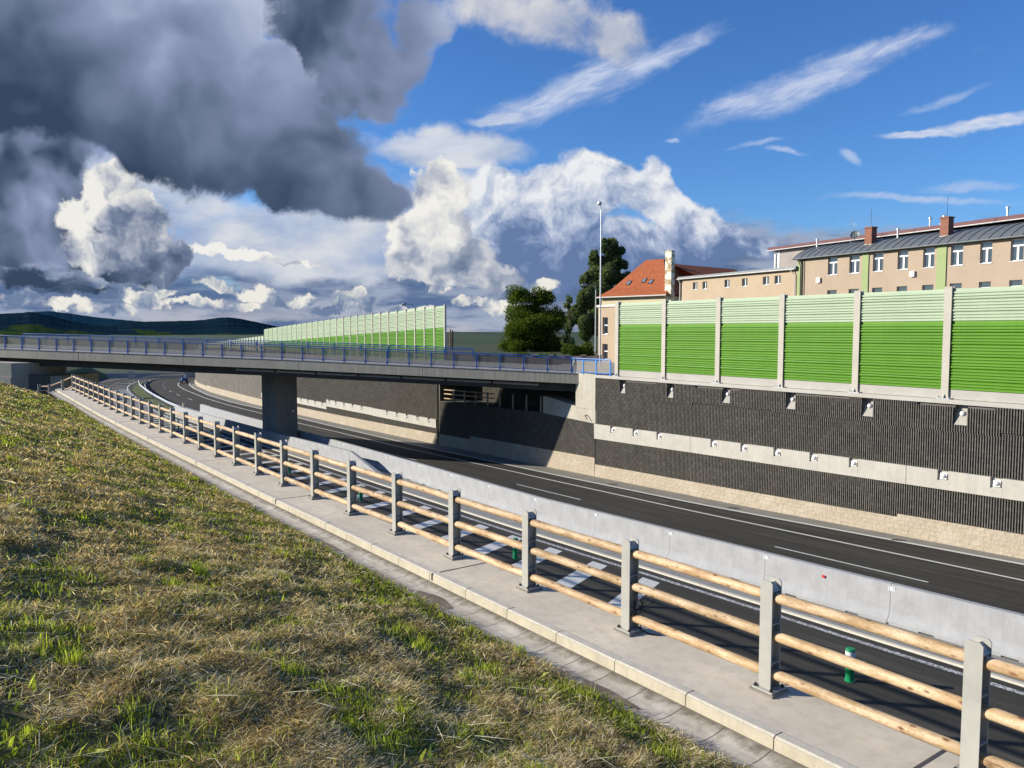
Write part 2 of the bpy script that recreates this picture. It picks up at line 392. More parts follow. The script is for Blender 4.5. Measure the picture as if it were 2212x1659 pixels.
def tag(o, label=None, cat=None, group=None, kind=None):
    if label: o['label'] = label
    if cat: o['category'] = cat
    if group: o['group'] = group
    if kind: o['kind'] = kind
    return o
def thing(name, loc, label, cat, group=None, rz=0):
    o = bpy.data.objects.new(name, None); col.objects.link(o); o.location = loc; o.rotation_euler = (0, 0, rz)
    o.empty_display_size = .3
    return tag(o, label, cat, group)
def copy_tree(o, parent=None):
    c = o.copy(); col.objects.link(c); c.parent = parent
    for ch in [x for x in bpy.data.objects if x.parent == o]: copy_tree(ch, c)
    return c
ORD = 'first second third fourth fifth sixth seventh eighth ninth tenth eleventh twelfth thirteenth fourteenth fifteenth sixteenth seventeenth eighteenth nineteenth twentieth twenty-first twenty-second twenty-third twenty-fourth twenty-fifth twenty-sixth twenty-seventh twenty-eighth twenty-ninth thirtieth'.split()

# ------------------------------------------------------------------ materials
def mat(name, fn):
    m = bpy.data.materials.new(name); m.use_nodes = True
    t = m.node_tree; t.nodes.clear(); b = NB(t)
    p = b.node('ShaderNodeBsdfPrincipled'); o = b.node('ShaderNodeOutputMaterial'); b.l.new(p.outputs[0], o.inputs[0])
    b.p = p; b.out = o
    fn(b)
    return m
def setp(b, color=None, rough=None, metal=None, normal=None, spec=None):
    if color is not None: b.put(b.p.inputs['Base Color'], color)
    if rough is not None: b.put(b.p.inputs['Roughness'], rough)
    if metal is not None: b.put(b.p.inputs['Metallic'], metal)
    if normal is not None: b.put(b.p.inputs['Normal'], normal)
    if spec is not None: b.put(b.p.inputs['Specular IOR Level'], spec)
def simple(name, c1, c2=None, scale=3., rough=.6, bump=.0, bscale=40, metal=0., spec=.3, fine=.0):
    c2 = c2 or tuple(x*.82 for x in c1)
    def f(b):
        o = b.node('ShaderNodeNewGeometry').outputs['Position']
        n = b.noise(o, scale, 6, .6)
        c = b.mix(b.rng(n, .35, .65), c2, c1)
        nf = b.noise(o, bscale, 4, .6)
        if fine: c = b.mix(b.rng(nf, .42, .62, 0., fine), c, tuple(x*.55 for x in c1))
        setp(b, c, rough, metal, b.bump(nf, bump, .01) if bump else None, spec)
    return mat(name, f)

def m_asphalt(b):
    uv = b.uv()
    big = b.noise(b.mapv(uv, scale=(.05, .9, 1)), 1.6, 7, .68)
    mid = b.noise(b.mapv(uv, scale=(.22, 2.2, 1)), 1.3, 6, .65)
    fine = b.noise(uv, 90, 3, .7)
    spots = b.noise(b.mapv(uv, scale=(.5, 1.2, 1)), 2.2, 8, .7)
    c = b.ramp(big, [(.3, (.020, .018, .015)), (.45, (.031, .028, .023)), (.57, (.052, .047, .038)), (.72, (.125, .114, .092))])
    c = b.mix(b.rng(mid, .42, .68, 0., .55), c, (.060, .055, .046))
    c = b.mix(b.rng(spots, .58, .66, 0., .5), c, (.016, .015, .014))
    c = b.mix(b.rng(fine, .45, .72, 0., .45), c, (.085, .08, .072))
    setp(b, c, b.rng(mid, .3, .7, .78, .92), 0, b.bump(fine, .35, .006), .25)
M_ASPH = mat('asphalt', m_asphalt)
def m_paint(b):
    uv = b.uv(); n = b.noise(uv, 9, 7, .7); f = b.noise(uv, 60, 3, .6)
    c = b.mix(b.rng(n, .35, .7), (.50, .49, .45), (.74, .73, .69))
    c = b.mix(b.rng(f, .60, .72, 0., .6), c, (.22, .21, .19))
    setp(b, c, .6, 0, b.bump(f, .2, .004))
M_PAINT = mat('road_paint', m_paint)
def m_paint_dots(b):
    uv = b.uv(); v = b.voro(b.mapv(uv, scale=(1, 1.2, 1)), 18); n = b.noise(uv, 30, 4, .6)
    c = b.mix(b.rng(b.m('ADD', v, b.m('MULTIPLY', n, .4)), .45, .72), (.80, .80, .78), (.20, .20, .20))
    setp(b, c, .6, 0, b.bump(v, -.6, .01))
M_DOTS = mat('profiled_road_paint', m_paint_dots)
def concrete(name, c1, c2, streak=.0, warm=None, cell=0., rough=.85, fine_k=.35, bump=.25, sc_=1.2, board=0., horiz=0.):
    def f(b):
        uv = b.uv()
        big = b.noise(uv, sc_, 7, .62); mid = b.noise(b.vm('ADD', uv, (7, 3, 0)), sc_*5, 7, .66); fi = b.noise(uv, 70, 4, .65)
        c = b.mix(b.rng(big, .34, .66), c2, c1)
        c = b.mix(b.rng(mid, .46, .70, 0., fine_k), c, tuple(x*.62 for x in c1))
        c = b.mix(b.rng(fi, .50, .72, 0., .30), c, tuple(x*.55 for x in c1))
        h = fi
        if streak:
            s_ = b.noise(b.mapv(uv, scale=(9, .35, 1)), 1.2, 6, .65)
            c = b.mix(b.rng(s_, .45, .72, 0., streak), c, tuple(x*.5 for x in c1))
        if horiz:
            s_ = b.noise(b.mapv(uv, scale=(.3, 6, 1)), 1.5, 6, .6)
            c = b.mix(b.rng(s_, .45, .75, 0., horiz), c, tuple(x*.6 for x in c1))
        if warm:
            w_ = b.noise(b.mapv(uv, loc=(3.3, 9, 0), scale=(2, .6, 1)), 1.3, 5, .6)
            c = b.mix(b.rng(w_, .54, .72, 0., .55), c, warm)
        if board:
            q = b.sep(uv)[0]; saw = b.m('FRACT', b.m('MULTIPLY', q, 1/board))
            idn = b.noise(b.comb(b.m('FLOOR', b.m('MULTIPLY', q, 1/board)), 0., 0.), 3.7, 1)
            c = b.mix(b.rng(idn, .3, .7, 0., .5), c, tuple(x*.6 for x in c1))
            c = b.mix(b.rng(b.m('ABSOLUTE', b.m('SUBTRACT', saw, .5)), .40, .5, 0., .65), c, tuple(x*.35 for x in c1))
            h = b.m('ADD', b.m('MULTIPLY', fi, .2), b.m('ADD', b.m('MULTIPLY', b.m('ABSOLUTE', b.m('SUBTRACT', saw, .5)), -1.), idn))
        setp(b, c, rough, 0, b.bump(h, bump, .02 if board else .006), .25)
    return mat(name, f)
M_WALK = concrete('walkway_concrete', (.66, .59, .475), (.54, .48, .385), fine_k=.6, sc_=1.1)
M_KERB = concrete('kerb_concrete', (.53, .475, .365), (.43, .385, .29), streak=.35, fine_k=.35, sc_=2)
M_KERBTOP = concrete('kerb_top_concrete', (.58, .54, .45), (.46, .43, .36), fine_k=.6, sc_=6)
M_BARR = concrete('barrier_concrete', (.375, .38, .385), (.30, .305, .31), streak=.22, fine_k=.25, sc_=1.6)
M_FASC = concrete('board_marked_concrete', (.52, .48, .39), (.40, .37, .30), streak=.6, board=.085, bump=.9, sc_=.8)
M_DECK = concrete('deck_concrete', (.36, .34, .30), (.30, .28, .25), sc_=1)
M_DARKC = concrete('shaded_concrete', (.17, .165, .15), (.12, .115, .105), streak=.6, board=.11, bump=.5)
M_PIER = concrete('pier_concrete', (.36, .345, .30), (.27, .255, .22), streak=.6, board=.12, bump=.6)
M_PAD = concrete('pad_concrete', (.40, .38, .33), (.33, .31, .27))
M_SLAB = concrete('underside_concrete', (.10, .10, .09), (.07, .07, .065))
M_WHITEC = concrete('pale_beam_concrete', (.50, .48, .42), (.43, .41, .36), streak=.22, fine_k=.22, warm=(.52, .47, .36), sc_=.9)
M_ABUT = concrete('abutment_concrete', (.50, .47, .39), (.40, .375, .31), streak=.4, warm=(.50, .34, .20), sc_=.7)
M_PLINTH = concrete('plinth_concrete', (.44, .42, .375), (.38, .36, .32), fine_k=.2, sc_=.7)
M_POSTC = concrete('barrier_post_concrete', (.50, .46, .39), (.44, .405, .345), fine_k=.15, sc_=.8)
M_APRON = concrete('apron_concrete', (.27, .255, .22), (.20, .19, .165), fine_k=.5, horiz=.4)
M_CSTRIP = concrete('concrete_strip', (.34, .33, .30), (.25, .245, .225), fine_k=.6, horiz=.45, sc_=1.6)
def m_gutter(b):
    uv = b.uv(); big = b.noise(uv, 1.6, 7, .65); mid = b.noise(b.vm('ADD', uv, (3, 8, 0)), 6, 7, .65); fi = b.noise(uv, 70, 4, .6)
    c = b.mix(b.rng(big, .35, .65), (.40, .36, .29), (.56, .52, .44))
    c = b.mix(b.rng(mid, .48, .70, 0., .6), c, (.26, .20, .14))
    c = b.mix(b.rng(fi, .5, .72, 0., .35), c, (.2, .18, .15))
    q = b.sep(uv)
    saw = b.m('ABSOLUTE', b.m('SUBTRACT', b.m('FRACT', b.m('MULTIPLY', q[0], 1/.5)), .5))
    c = b.mix(b.rng(saw, .480, .495, 0., .8), c, (.07, .06, .045))
    edge = b.m('ADD', q[1], b.m('MULTIPLY', b.m('SUBTRACT', mid, .5), .25))
    c = b.mix(b.rng(edge, .42, .53, 0., .85), c, (.11, .095, .07))       # silt beside the kerb
    c = b.mix(b.rng(edge, .08, -.02, 0., .9), c, (.13, .085, .045))      # earth washed down from the bank
    setp(b, c, .85, 0, b.bump(b.m('ADD', fi, b.rng(saw, .48, .495, 0., -2.)), .35, .006), .2)
M_GUT = mat('gutter_concrete', m_gutter)
def m_wet(b):
    uv = b.uv(); n = b.noise(uv, 5, 5, .6)
    setp(b, b.mix(n, (.07, .05, .03), (.13, .09, .055)), .25, 0, None, .5)
M_WET = mat('wet_silt', m_wet)
def m_stone(b):
    uv = b.uv()
    uvw = b.vm('ADD', uv, b.vm('SCALE', b.vm('SUBTRACT', b.noise(uv, 3, 3, .5, color=True), (.5, .5, .5)), sc_=.03))
    c1, fac = b.brick(uvw, .36, .2, .008, .37, (.40, .345, .26), (.44, .38, .285), (.375, .325, .245), smooth=.8)
    rr = b.noise(uv, 9, 7, .68); big = b.noise(uv, .6, 4, .6)
    c = b.mix(b.rng(rr, .40, .70, 0., .5), c1, (.33, .26, .175))
    c = b.mix(b.rng(big, .5, .75, 0., .35), c, (.66, .60, .50))
    h = b.m('ADD', b.m('MULTIPLY', rr, 1.6), b.m('MULTIPLY', b.voro(uv, 4.5), .9))
    h = b.m('SUBTRACT', h, b.m('MULTIPLY', fac, .5))
    setp(b, c, .9, 0, b.bump(h, .55, .05), .2)
M_STONE = mat('split_stone_blocks', m_stone)
def m_rib(b):
    uv = b.uv()
    o = b.node('ShaderNodeNewGeometry').outputs['Position']
    sv = b.comb(b.vm('DOT_PRODUCT', o, tuple(U)), b.sep(o)[2], 0.)
    c1, fac = b.brick(sv, .4, .2, .004, .5, (.115, .107, .092), (.165, .155, .132), (.045, .042, .037))
    n = b.noise(o, 22, 5, .6); big = b.noise(o, .5, 5, .6)
    c = b.mix(b.rng(n, .4, .7, 0., .5), c1, (.22, .205, .175))
    c = b.mix(b.rng(big, .4, .7, 0., .35), c, (.095, .088, .075))
    setp(b, c, .9, 0, b.bump(b.m('SUBTRACT', n, b.m('MULTIPLY', fac, 2.)), .6, .012), .2)
M_RIB = mat('ribbed_dark_blocks', m_rib)
def m_farblock(b):
    o = b.node('ShaderNodeNewGeometry').outputs['Position']
    sv = b.comb(b.vm('DOT_PRODUCT', o, tuple(U)), b.sep(o)[2], 0.)
    c1, fac = b.brick(sv, .4, .2, .02, .5, (.11, .10, .085), (.16, .148, .125), (.07, .064, .055))
    big = b.noise(o, .8, 6, .6)
    setp(b, b.mix(b.rng(big, .4, .65, 0., .4), c1, (.17, .158, .138)), .9, 0, None, .2)
M_FARB = mat('far_dark_blocks', m_farblock)
def m_wood(b):
    ob = b.obj(); rd = b.node('ShaderNodeObjectInfo').outputs['Random']
    off = b.comb(b.m('MULTIPLY', rd, 37.), b.m('MULTIPLY', rd, 11.), b.m('MULTIPLY', rd, 5.))
    v = b.vm('ADD', ob, off)
    g = b.noise(b.mapv(v, scale=(2.2, 11, 11)), 1.5, 5, .6, 1.2)
    rings = b.m('ABSOLUTE', b.m('SUBTRACT', b.m('FRACT', b.m('MULTIPLY', g, 9.)), .5))
    kn = b.voro(b.mapv(v, scale=(5.5, 12, 12)), 1.)
    big = b.noise(b.mapv(v, scale=(1, 4, 4)), 2.5, 4, .6)
    c = b.ramp(big, [(.3, (.31, .20, .10)), (.46, (.48, .345, .19)), (.64, (.66, .52, .34))])
    c = b.mix(b.rng(rings, .26, .5, 0., .62), c, (.27, .13, .045))
    c = b.mix(b.rng(kn, .22, .09, 0., .95), c, (.16, .065, .022))
    crack = b.noise(b.mapv(v, loc=(0, 5, 2), scale=(.55, 22, 22)), 1., 3, .5)
    c = b.mix(b.rng(crack, .70, .73, 0., .8), c, (.10, .05, .02))
    c = b.mix(b.rng(b.noise(v, 6, 6, .7), .5, .75, 0., .35), c, (.80, .66, .44))
    tint = b.mix(rd, (.84, .82, .80), (1.08, 1.02, .97)); c = b.mix(1., c, tint, 'MULTIPLY')
    setp(b, c, .62, 0, b.bump(b.m('ADD', rings, b.m('MULTIPLY', kn, .8)), .25, .006), .35)
M_WOOD = mat('peeled_log', m_wood)
M_STEEL = simple('painted_grey_steel', (.40, .395, .355), (.35, .345, .31), 4, .42, .05, 90, 0, .5)
M_MORT = simple('mortar_pad', (.25, .23, .20), None, 10, .95, .4, 60)
M_BOLT = simple('dark_bolt_cap', (.02, .02, .022), None, 10, .4)
M_BLUE = simple('blue_rail_paint', (.012, .10, .36), (.010, .08, .30), 3, .38, 0, 60, 0, .5)
M_GREENP = simple('delineator_green', (.01, .26, .10), (.01, .2, .075), 8, .35)
M_WHITEP = simple('white_reflector', (.72, .74, .76), (.6, .62, .64), 12, .35)
M_CAP = simple('white_anchor_cap', (.80, .79, .77), (.72, .71, .69), 8, .5)
M_GALV = simple('galvanised_steel', (.55, .57, .58), (.45, .47, .48), 6, .38, .05, 60, .75)
M_PIPE = simple('grey_drain_pipe', (.42, .43, .42), None, 3, .5)
M_BLACK = simple('black_cable', (.012, .012, .012), None, 20, .45)
M_IRON = simple('cast_iron', (.09, .085, .08), None, 12, .7, .4, 40)
M_RED = simple('red_mark', (.55, .02, .03), None, 20, .6)
def m_mesh(b):                      # expanded metal infill: diamond holes let the light through
    uv = b.uv(); q = b.sep(uv)
    a = b.m('ADD', b.m('MULTIPLY', q[0], 18.), b.m('MULTIPLY', q[1], 34.)); e = b.m('SUBTRACT', b.m('MULTIPLY', q[0], 18.), b.m('MULTIPLY', q[1], 34.))
    t1 = b.m('ABSOLUTE', b.m('SUBTRACT', b.m('FRACT', a), .5)); t2 = b.m('ABSOLUTE', b.m('SUBTRACT', b.m('FRACT', e), .5))
    al = b.m('GREATER_THAN', b.m('MAXIMUM', t1, t2), .30)
    setp(b, (.20, .18, .15), .5, .2); b.put(b.p.inputs['Alpha'], al)
M_MESH = mat('expanded_metal', m_mesh)
def metal_sheet(name, c1, c2):
    def f(b):
        uv = b.uv(); q = b.sep(uv)
        row = b.m('FLOOR', b.m('MULTIPLY', q[1], 2.)); n = b.noise(b.comb(row, 0., 0.), 5.3, 1)
        big = b.noise(uv, .7, 4, .6)
        c = b.mix(b.rng(b.m('ADD', b.m('MULTIPLY', n, .5), b.m('MULTIPLY', big, .5)), .35, .65), c2, c1)
        st2_ = b.noise(b.mapv(uv, scale=(6, .3, 1)), 1.2, 6, .65)
        c = b.mix(b.rng(st2_, .52, .75, 0., .28), c, tuple(x*.6 for x in c1))
        setp(b, c, .42, 0, None, .25)
    return mat(name, f)
M_LGREEN = metal_sheet('light_green_sheet', (.42, .50, .35), (.365, .445, .305))
M_GREEN = metal_sheet('green_sheet', (.115, .275, .022), (.09, .23, .016))
def m_tile(b):
    uv = b.uv()
    c1, fac = b.brick(uv, .2, .17, .012, .5, (.33, .085, .028), (.46, .135, .045), (.16, .05, .025))
    n = b.noise(uv, 1.2, 6, .65)
    c = b.mix(b.rng(n, .42, .7, 0., .4), c1, (.34, .11, .05))
    setp(b, c, .8, 0, b.bump(fac, -.6, .03), .25)
M_TILE = mat('clay_roof_tiles', m_tile)
def plaster(name, c1, c2):
    return concrete(name, c1, c2, fine_k=.12, sc_=.35, bump=.15)
M_PL = plaster('salmon_plaster', (.40, .315, .23), (.36, .28, .205))
M_PLB = plaster('beige_plaster', (.45, .35, .24), (.41, .315, .215))
M_PLY = plaster('yellow_plaster', (.60, .54, .35), (.55, .49, .31))
M_PLG = plaster('green_plaster', (.31, .375, .18), (.27, .335, .155))
M_PLM = plaster('mauve_plaster', (.33, .29, .27), (.28, .25, .23))
M_ROOFG = simple('grey_seam_roof', (.17, .185, .19), (.145, .16, .165), 1.5, .5, 0, 40, .25)
M_SEAM = simple('roof_seam', (.09, .10, .105), None, 3, .5)
M_ROOFR = simple('maroon_roof', (.10, .015, .022), None, 3, .5)
M_GUTT = simple('pale_gutter', (.62, .60, .56), None, 4, .45)
M_DKTRIM = simple('dark_trim', (.035, .03, .03), None, 4, .5)
M_WFRAME = simple('white_window_frame', (.80, .80, .79), None, 5, .4)
M_TIN = simple('tin_vent', (.55, .56, .57), None, 5, .35, 0, 40, .6)
def m_glass(b):
    setp(b, (.03, .035, .045), .06, 0, None, .9)
M_GLASS = mat('window_glass', m_glass)
def m_chim(b):
    uv = b.uv(); c1, fac = b.brick(uv, .25, .08, .01, .5, (.20, .06, .03), (.30, .10, .045), (.16, .12, .10))
    setp(b, c1, .85, 0, b.bump(fac, -.4, .01))
M_CHIM = mat('chimney_brick', m_chim)
def m_peel(b):
    uv = b.uv(); n = b.noise(uv, 1.3, 7, .62)
    c = b.mix(b.rng(n, .49, .53), (.78, .74, .62), (.38, .28, .13))
    c = b.mix(b.rng(b.noise(uv, 8, 5, .6), .45, .7, 0., .4), c, (.45, .36, .22))
    setp(b, c, .9)
M_PEEL = mat('peeling_plaster', m_peel)

# ------------------------------------------------------------------ the setting: ground, road, paving
def grid_sheet(ss, nn_, zf, mb=None, nf=None):
    mb = mb or MB(); L = []
    for s in ss:
        row = nn_(s) if callable(nn_) else nn_
        L.append([W(s, n, zf(s, n)) for n in row])
    mb.strip(L); return mb
def frange(a, b, d):
    k = max(1, int(round((b-a)/d))); return [a+(b-a)*i/k for i in range(k+1)]
def struct(mb, name, m, smooth=False): return tag(mb.build(name, m, smooth=smooth), kind='structure')

M_EARTH = simple('earth', (.045, .065, .02), (.03, .045, .014), .6, .95, .5, 12)
M_FIELD = simple('distant_meadow', (.030, .060, .016), (.018, .038, .012), .004, .95)
g = MB(); RR = [4, 60, 150, 260, 400, 600, 900, 1400, 2200, 3500, 5500, 9000, 14000]
L = []
for r in RR: L.append([Vector((r*math.cos(2*math.pi*i/48), r*math.sin(2*math.pi*i/48), -3.2 if r < 300 else -3.2+min(1, (r-300)/600)*5.5)) for i in range(49)])
g.strip([list(reversed(x)) for x in L])
struct(g, 'ground', M_FIELD)

ss = frange(-30, 215, 2.5)
road = grid_sheet(ss, lambda s: [6.7+(n_wall(s)+.4-6.7)*i/12 for i in range(13)] if s < 62 else [min(6.7, 6.7)+(n_wall(s)+.4-6.7)*i/12 for i in range(13)], roadz)
struct(road, 'road', M_ASPH, True)

def line_strip(pts, w, name_mb, dz, step=2.0, zf=roadz):       # pts: list of (s, n)
    P = []
    for (a, b_) in zip(pts, pts[1:]):
        L_ = math.hypot(b_[0]-a[0], b_[1]-a[1]); k = max(1, int(L_/step))
        P += [(a[0]+(b_[0]-a[0])*i/k, a[1]+(b_[1]-a[1])*i/k) for i in range(k)]
    P.append(pts[-1]); L = []
    for i, p in enumerate(P):
        q0 = P[max(i-1, 0)]; q1 = P[min(i+1, len(P)-1)]
        d = Vector((q1[0]-q0[0], q1[1]-q0[1])).normalized(); t = Vector((-d.y, d.x))*w/2
        a = (p[0]-t.x, p[1]-t.y); c = (p[0]+t.x, p[1]+t.y)
        L.append([W(c[0], c[1], zf(*c)+dz), W(a[0], a[1], zf(*a)+dz)])
    name_mb.strip([list(reversed(x)) for x in L])
# paving at the foot of the retaining wall
ap = grid_sheet(frange(-30, 166, 2.5), lambda s: [interp(s, [(12, 32.35), (28, 31.5), (52, 31.2), (78, 31.0), (97, 31.2), (114, 30.7), (130, 31.2), (146, 32.7), (155, 34.1), (166, 37)]), n_wall(s)+.3], lambda s, n: roadz(s, n)+.03)
struct(ap, 'gutter_apron', M_APRON)
paint = MB()
line_strip([(-30, 32.2), (12, 32.2), (28, 31.4), (42, 31.15), (52, 31.1), (78, 30.9), (97, 31.05), (114, 30.6), (130, 31.1), (146, 32.6), (155.5, 34.0), (160, 34.9), (165, 36.5)], .30, paint, .036)
line_strip([(-30, 29.6), (12.7, 29.6), (42, 29.55), (81, 28.9), (97, 29.05), (109, 29.0), (123, 29.32), (145, 30.71), (155.4, 31.88), (162.3, 33.26), (166.5, 34.6), (170, 37)], .20, paint, .005)
for s0, s1, n in [(-5.2, .8, 26.3), (12.8, 18.9, 26.27), (31.3, 37.2, 26.5), (49.5, 55.5, 26.3), (67, 73, 26.1), (84, 90, 26), (95.2, 100.2, 26.0), (109.5, 113.6, 26.4), (121.6, 125.4, 26.85), (131.5, 135.1, 27.15), (140.8, 143.2, 27.7), (150.3, 152.5, 28.6), (157, 159, 29.6), (165.5, 167, 31.4)]:
    line_strip([(s0, n), (s1, n+(.25 if s0 > 120 else 0))], .13, paint, .005)
line_strip([(-30, 22.3), (60, 23.0), (95, 23.0), (120, 23.2), (136, 24), (152, 25.6), (164, 27.5), (178, 31), (183, 36)], .14, paint, .005)
# ramp: edge line, chevrons, far lane lines
line_strip([(50, 18.2), (72, 17.8), (93, 18.0), (104, 18.6), (118, 19.8), (137.8, 21.2), (146.3, 21.8), (157.2, 23.4), (165.2, 25.1), (171.2, 27.1), (175, 30)], .2, paint, .005)
s = -4.
while s < 150:
    off = interp(s, [(0, 0), (60, -.1), (100, .4), (118, 1.6), (140, 3.6), (150, 4.8)])
    if s > 15.0:
        a = [(s-.85, 14.3+off), (s-.07, 14.3+off), (s+1.95, 18.1+off), (s+1.17, 18.1+off)]
        paint.poly([W(x, y, roadz(x, y)+.006) for x, y in reversed(a)])
    s += 2.52
for s0, n0, w_ in [(156.2, 20.8, 2.0), (161.9, 22.0, 1.9), (169.5, 23.9, 2.0), (176, 27, 2.)]:
    line_strip([(s0, n0), (s0-1.4, n0+w_)], .5, paint, .005)
for i in range(7):
    s0 = 145+i*4.4; n0 = interp(s0, [(145, 18.4), (159, 20.4), (171, 23.5), (177, 25.8)]); line_strip([(s0, n0), (s0+2.2, n0+.8)], .14, paint, .005)
line_strip([(120, 12.5), (150, 15.5), (165, 18.3), (175.6, 21), (184.9, 25.9), (188, 30)], .25, paint, .005)
struct(paint, 'road_markings', M_PAINT)
dots = MB(); line_strip([(-30, 18.5), (15, 18.5), (50, 18.15)], .2, dots, .006)
struct(dots, 'profiled_edge_line', M_DOTS)
# concrete strip with its kerb under the barriers
strip_ = MB()
nk = lambda s: interp(s, [(-30, 18.92), (50, 18.92), (60, 18.8), (100, 18.9)])
strip_.strip([[W(s, nk(s), roadz(s, nk(s))), W(s, nk(s)+.02, roadz(s, nk(s))+.05), W(s, nk(s)+.13, roadz(s, nk(s))+.055)] for s in frange(-30, 100, 2)][::-1])
struct(strip_, 'strip_kerb', M_KERBTOP)
st2 = MB(); st2.strip([[W(s, nk(s)+.13, roadz(s, nk(s))+.055), W(s, 21.6 if s < 40 else interp(s, [(40, 21.8), (60, 22.6), (100, 22.8)]), roadz(s, 21.6)+.03)] for s in frange(-30, 100, 2)][::-1])
struct(st2, 'concrete_strip', M_CSTRIP)
# grass verge between the ramp and the road further on
M_TURF = simple('verge_turf', (.10, .115, .03), (.055, .075, .018), 1.2, .95, .4, 30)
vg = MB(); vg.strip([[W(s, interp(s, [(100, 18.95), (104, 19.5), (118, 20.6), (137.6, 21.7), (147.6, 22.75), (156.7, 24.3), (166.5, 26.7), (172, 29.5)]), roadz(s, 20)+.05),
                      W(s, interp(s, [(100, 20.1), (104, 20.9), (120, 22.2), (136.6, 23.4), (152, 25.0), (164, 27.0), (172, 29.8)]), roadz(s, 20)+.10)] for s in frange(99, 172, 3)][::-1])
struct(vg, 'verge', M_TURF)

# walkway with kerb and gutter
sw = frange(-8, 62.6, 1.0)
wk = MB()
wk.strip([[W(s, n_kerb(s)+.13, zwalk(s)), W(s, n_fence(s)+.30, zwalk(s))] for s in sw][::-1])
struct(wk, 'walkway', M_WALK)
jt = MB()
for s in [3.0+6.9*k for k in range(-1, 9)]:      # expansion joints across the walkway
    jt.hexa([W(s+.032, n_kerb(s)-.004, zwalk(s)-.1), W(s, n_kerb(s)-.004, zwalk(s)-.1), W(s, n_fence(s)+.30, zwalk(s)-.1), W(s+.032, n_fence(s)+.30, zwalk(s)-.1)] +
            [W(s+.032, n_kerb(s)-.004, zwalk(s)+.003), W(s, n_kerb(s)-.004, zwalk(s)+.003), W(s, n_fence(s)+.30, zwalk(s)+.003), W(s+.032, n_fence(s)+.30, zwalk(s)+.003)])
struct(jt, 'walkway_joints', M_IRON)
kb = MB(); kt = MB()
s = -8.
while s < 62:
    e = min(s+.988, 62.2)
    a, b_ = n_kerb(s), n_kerb(e); za, zb = zwalk(s), zwalk(e); j = rnd.uniform(-.004, .004)
    kb.hexa([W(e, b_, zb-.25), W(s, a, za-.25), W(s, a+.12, za-.25), W(e, b_+.12, zb-.25), W(e, b_+.006, zb+j-.012), W(s, a+.006, za+j-.012), W(s, a+.12, za+j-.012), W(e, b_+.12, zb+j-.012)])
    kt.hexa([W(e, b_+.012, zb+j-.012), W(s, a+.012, za+j-.012), W(s, a+.125, za+j-.012), W(e, b_+.125, zb+j-.012), W(e, b_+.03, zb+j+.004), W(s, a+.03, za+j+.004), W(s, a+.125, za+j+.004), W(e, b_+.125, zb+j+.004)])
    s += 1.0
struct(kb, 'kerb', M_KERB); struct(kt, 'kerb_edge', M_KERBTOP)
gt = MB()
NG = 7; rows = []
for s in frange(-8, 62.4, .5):
    a, b_ = n_grass(s)-.10, n_kerb(s)+.01; r = []
    for i in range(NG):
        t = i/(NG-1); r.append((s, a+(b_-a)*t, zwalk(s)-.122-.045*math.sin(math.pi*t)+.01*(1-t), t))
    rows.append(r)
for r0, r1 in zip(rows, rows[1:]):
    for i in range(NG-1):
        q = [r1[i], r0[i], r0[i+1], r1[i+1]]
        gt.quad(*[W(x[0], x[1], x[2]) for x in q], uv=[(x[0], x[3]*.56) for x in q])
struct(gt, 'drain_channel', M_GUT, True)
wet = MB()
for s0, ln, t0, t1 in [(9.3, .95, .30, .62), (12.9, .9, .22, .5), (5.7, .8, .2, .5), (17.8, .7, .25, .5), (50, 1.4, .3, .6), (23, .6, .2, .4), (2.6, .5, .25, .5)]:
    P = []
    for i in range(22):
        a = 2*math.pi*i/22; rr = 1+.12*math.sin(3*a+s0)+.08*math.sin(5*a)
        s = s0+ln/2*math.cos(a)*rr; t = (t0+t1)/2+(t1-t0)/2*math.sin(a)*rr
        b0, b1 = n_grass(s)-.10, n_kerb(s)+.01
        P.append(W(s, b0+(b1-b0)*t, zwalk(s)-.122-.045*math.sin(math.pi*t)+.01*(1-t)+.006))
    wet.poly(P)
struct(wet, 'puddles', M_WET)

# grass bank
def bump_n(x, y):
    return .014*math.sin(7.3*x+3.1*y+math.sin(2*y))*math.sin(1.9*x-4.1*y)+.010*math.sin(11*x-9*y+2*math.sin(3*x))+.014*math.sin(1.3*x+.7*y)+.014*math.sin(.6*x-1.7*y+1.1)+.009*math.sin(2.9*x+2.1*y+.4)+.009*math.sin(-3.7*x+3.3*y)
def zbank(s, n):
    d = n_grass(s)-n
    z = zwalk(s)-.13+(.30+.0018*s)*d+bump_n(s, n)*min(1, max(0, d)*1.3)
    if s > 53: z -= (s-53)**2*.06
    if d > 9: z -= (d-9)*.2
    return z
def m_thatch(b):
    o = b.node('ShaderNodeNewGeometry').outputs['Position']
    n = b.noise(b.mapv(o, rot=(0, 0, R(-30)), scale=(1, 3, 1)), 3, 6, .65); f = b.noise(o, 60, 5, .7); big = b.noise(o, .5, 4, .6)
    c = b.ramp(n, [(.35, (.08, .075, .025)), (.5, (.17, .15, .06)), (.65, (.30, .24, .12))])
    c = b.mix(b.rng(f, .4, .7, 0., .6), c, (.02, .018, .008))
    c = b.mix(b.rng(big, .45, .65, 0., .5), c, (.06, .085, .02))
    setp(b, c, .95, 0, b.bump(f, .8, .03), .1)
M_THATCH = mat('mown_turf_ground', m_thatch)
gb = MB(); gb.strip([[W(s, n_grass(s)-d, zbank(s, n_grass(s)-d)-.01) for d in [-.04, .05, .2, .4, .7, 1, 1.4, 1.8, 2.3, 2.8, 3.4, 4, 4.7, 5.4, 6.2, 7, 8, 9, 11, 14, 20, 30]] for s in frange(-14, 60, .5)])
struct(gb, 'grass_bank', M_THATCH, True)
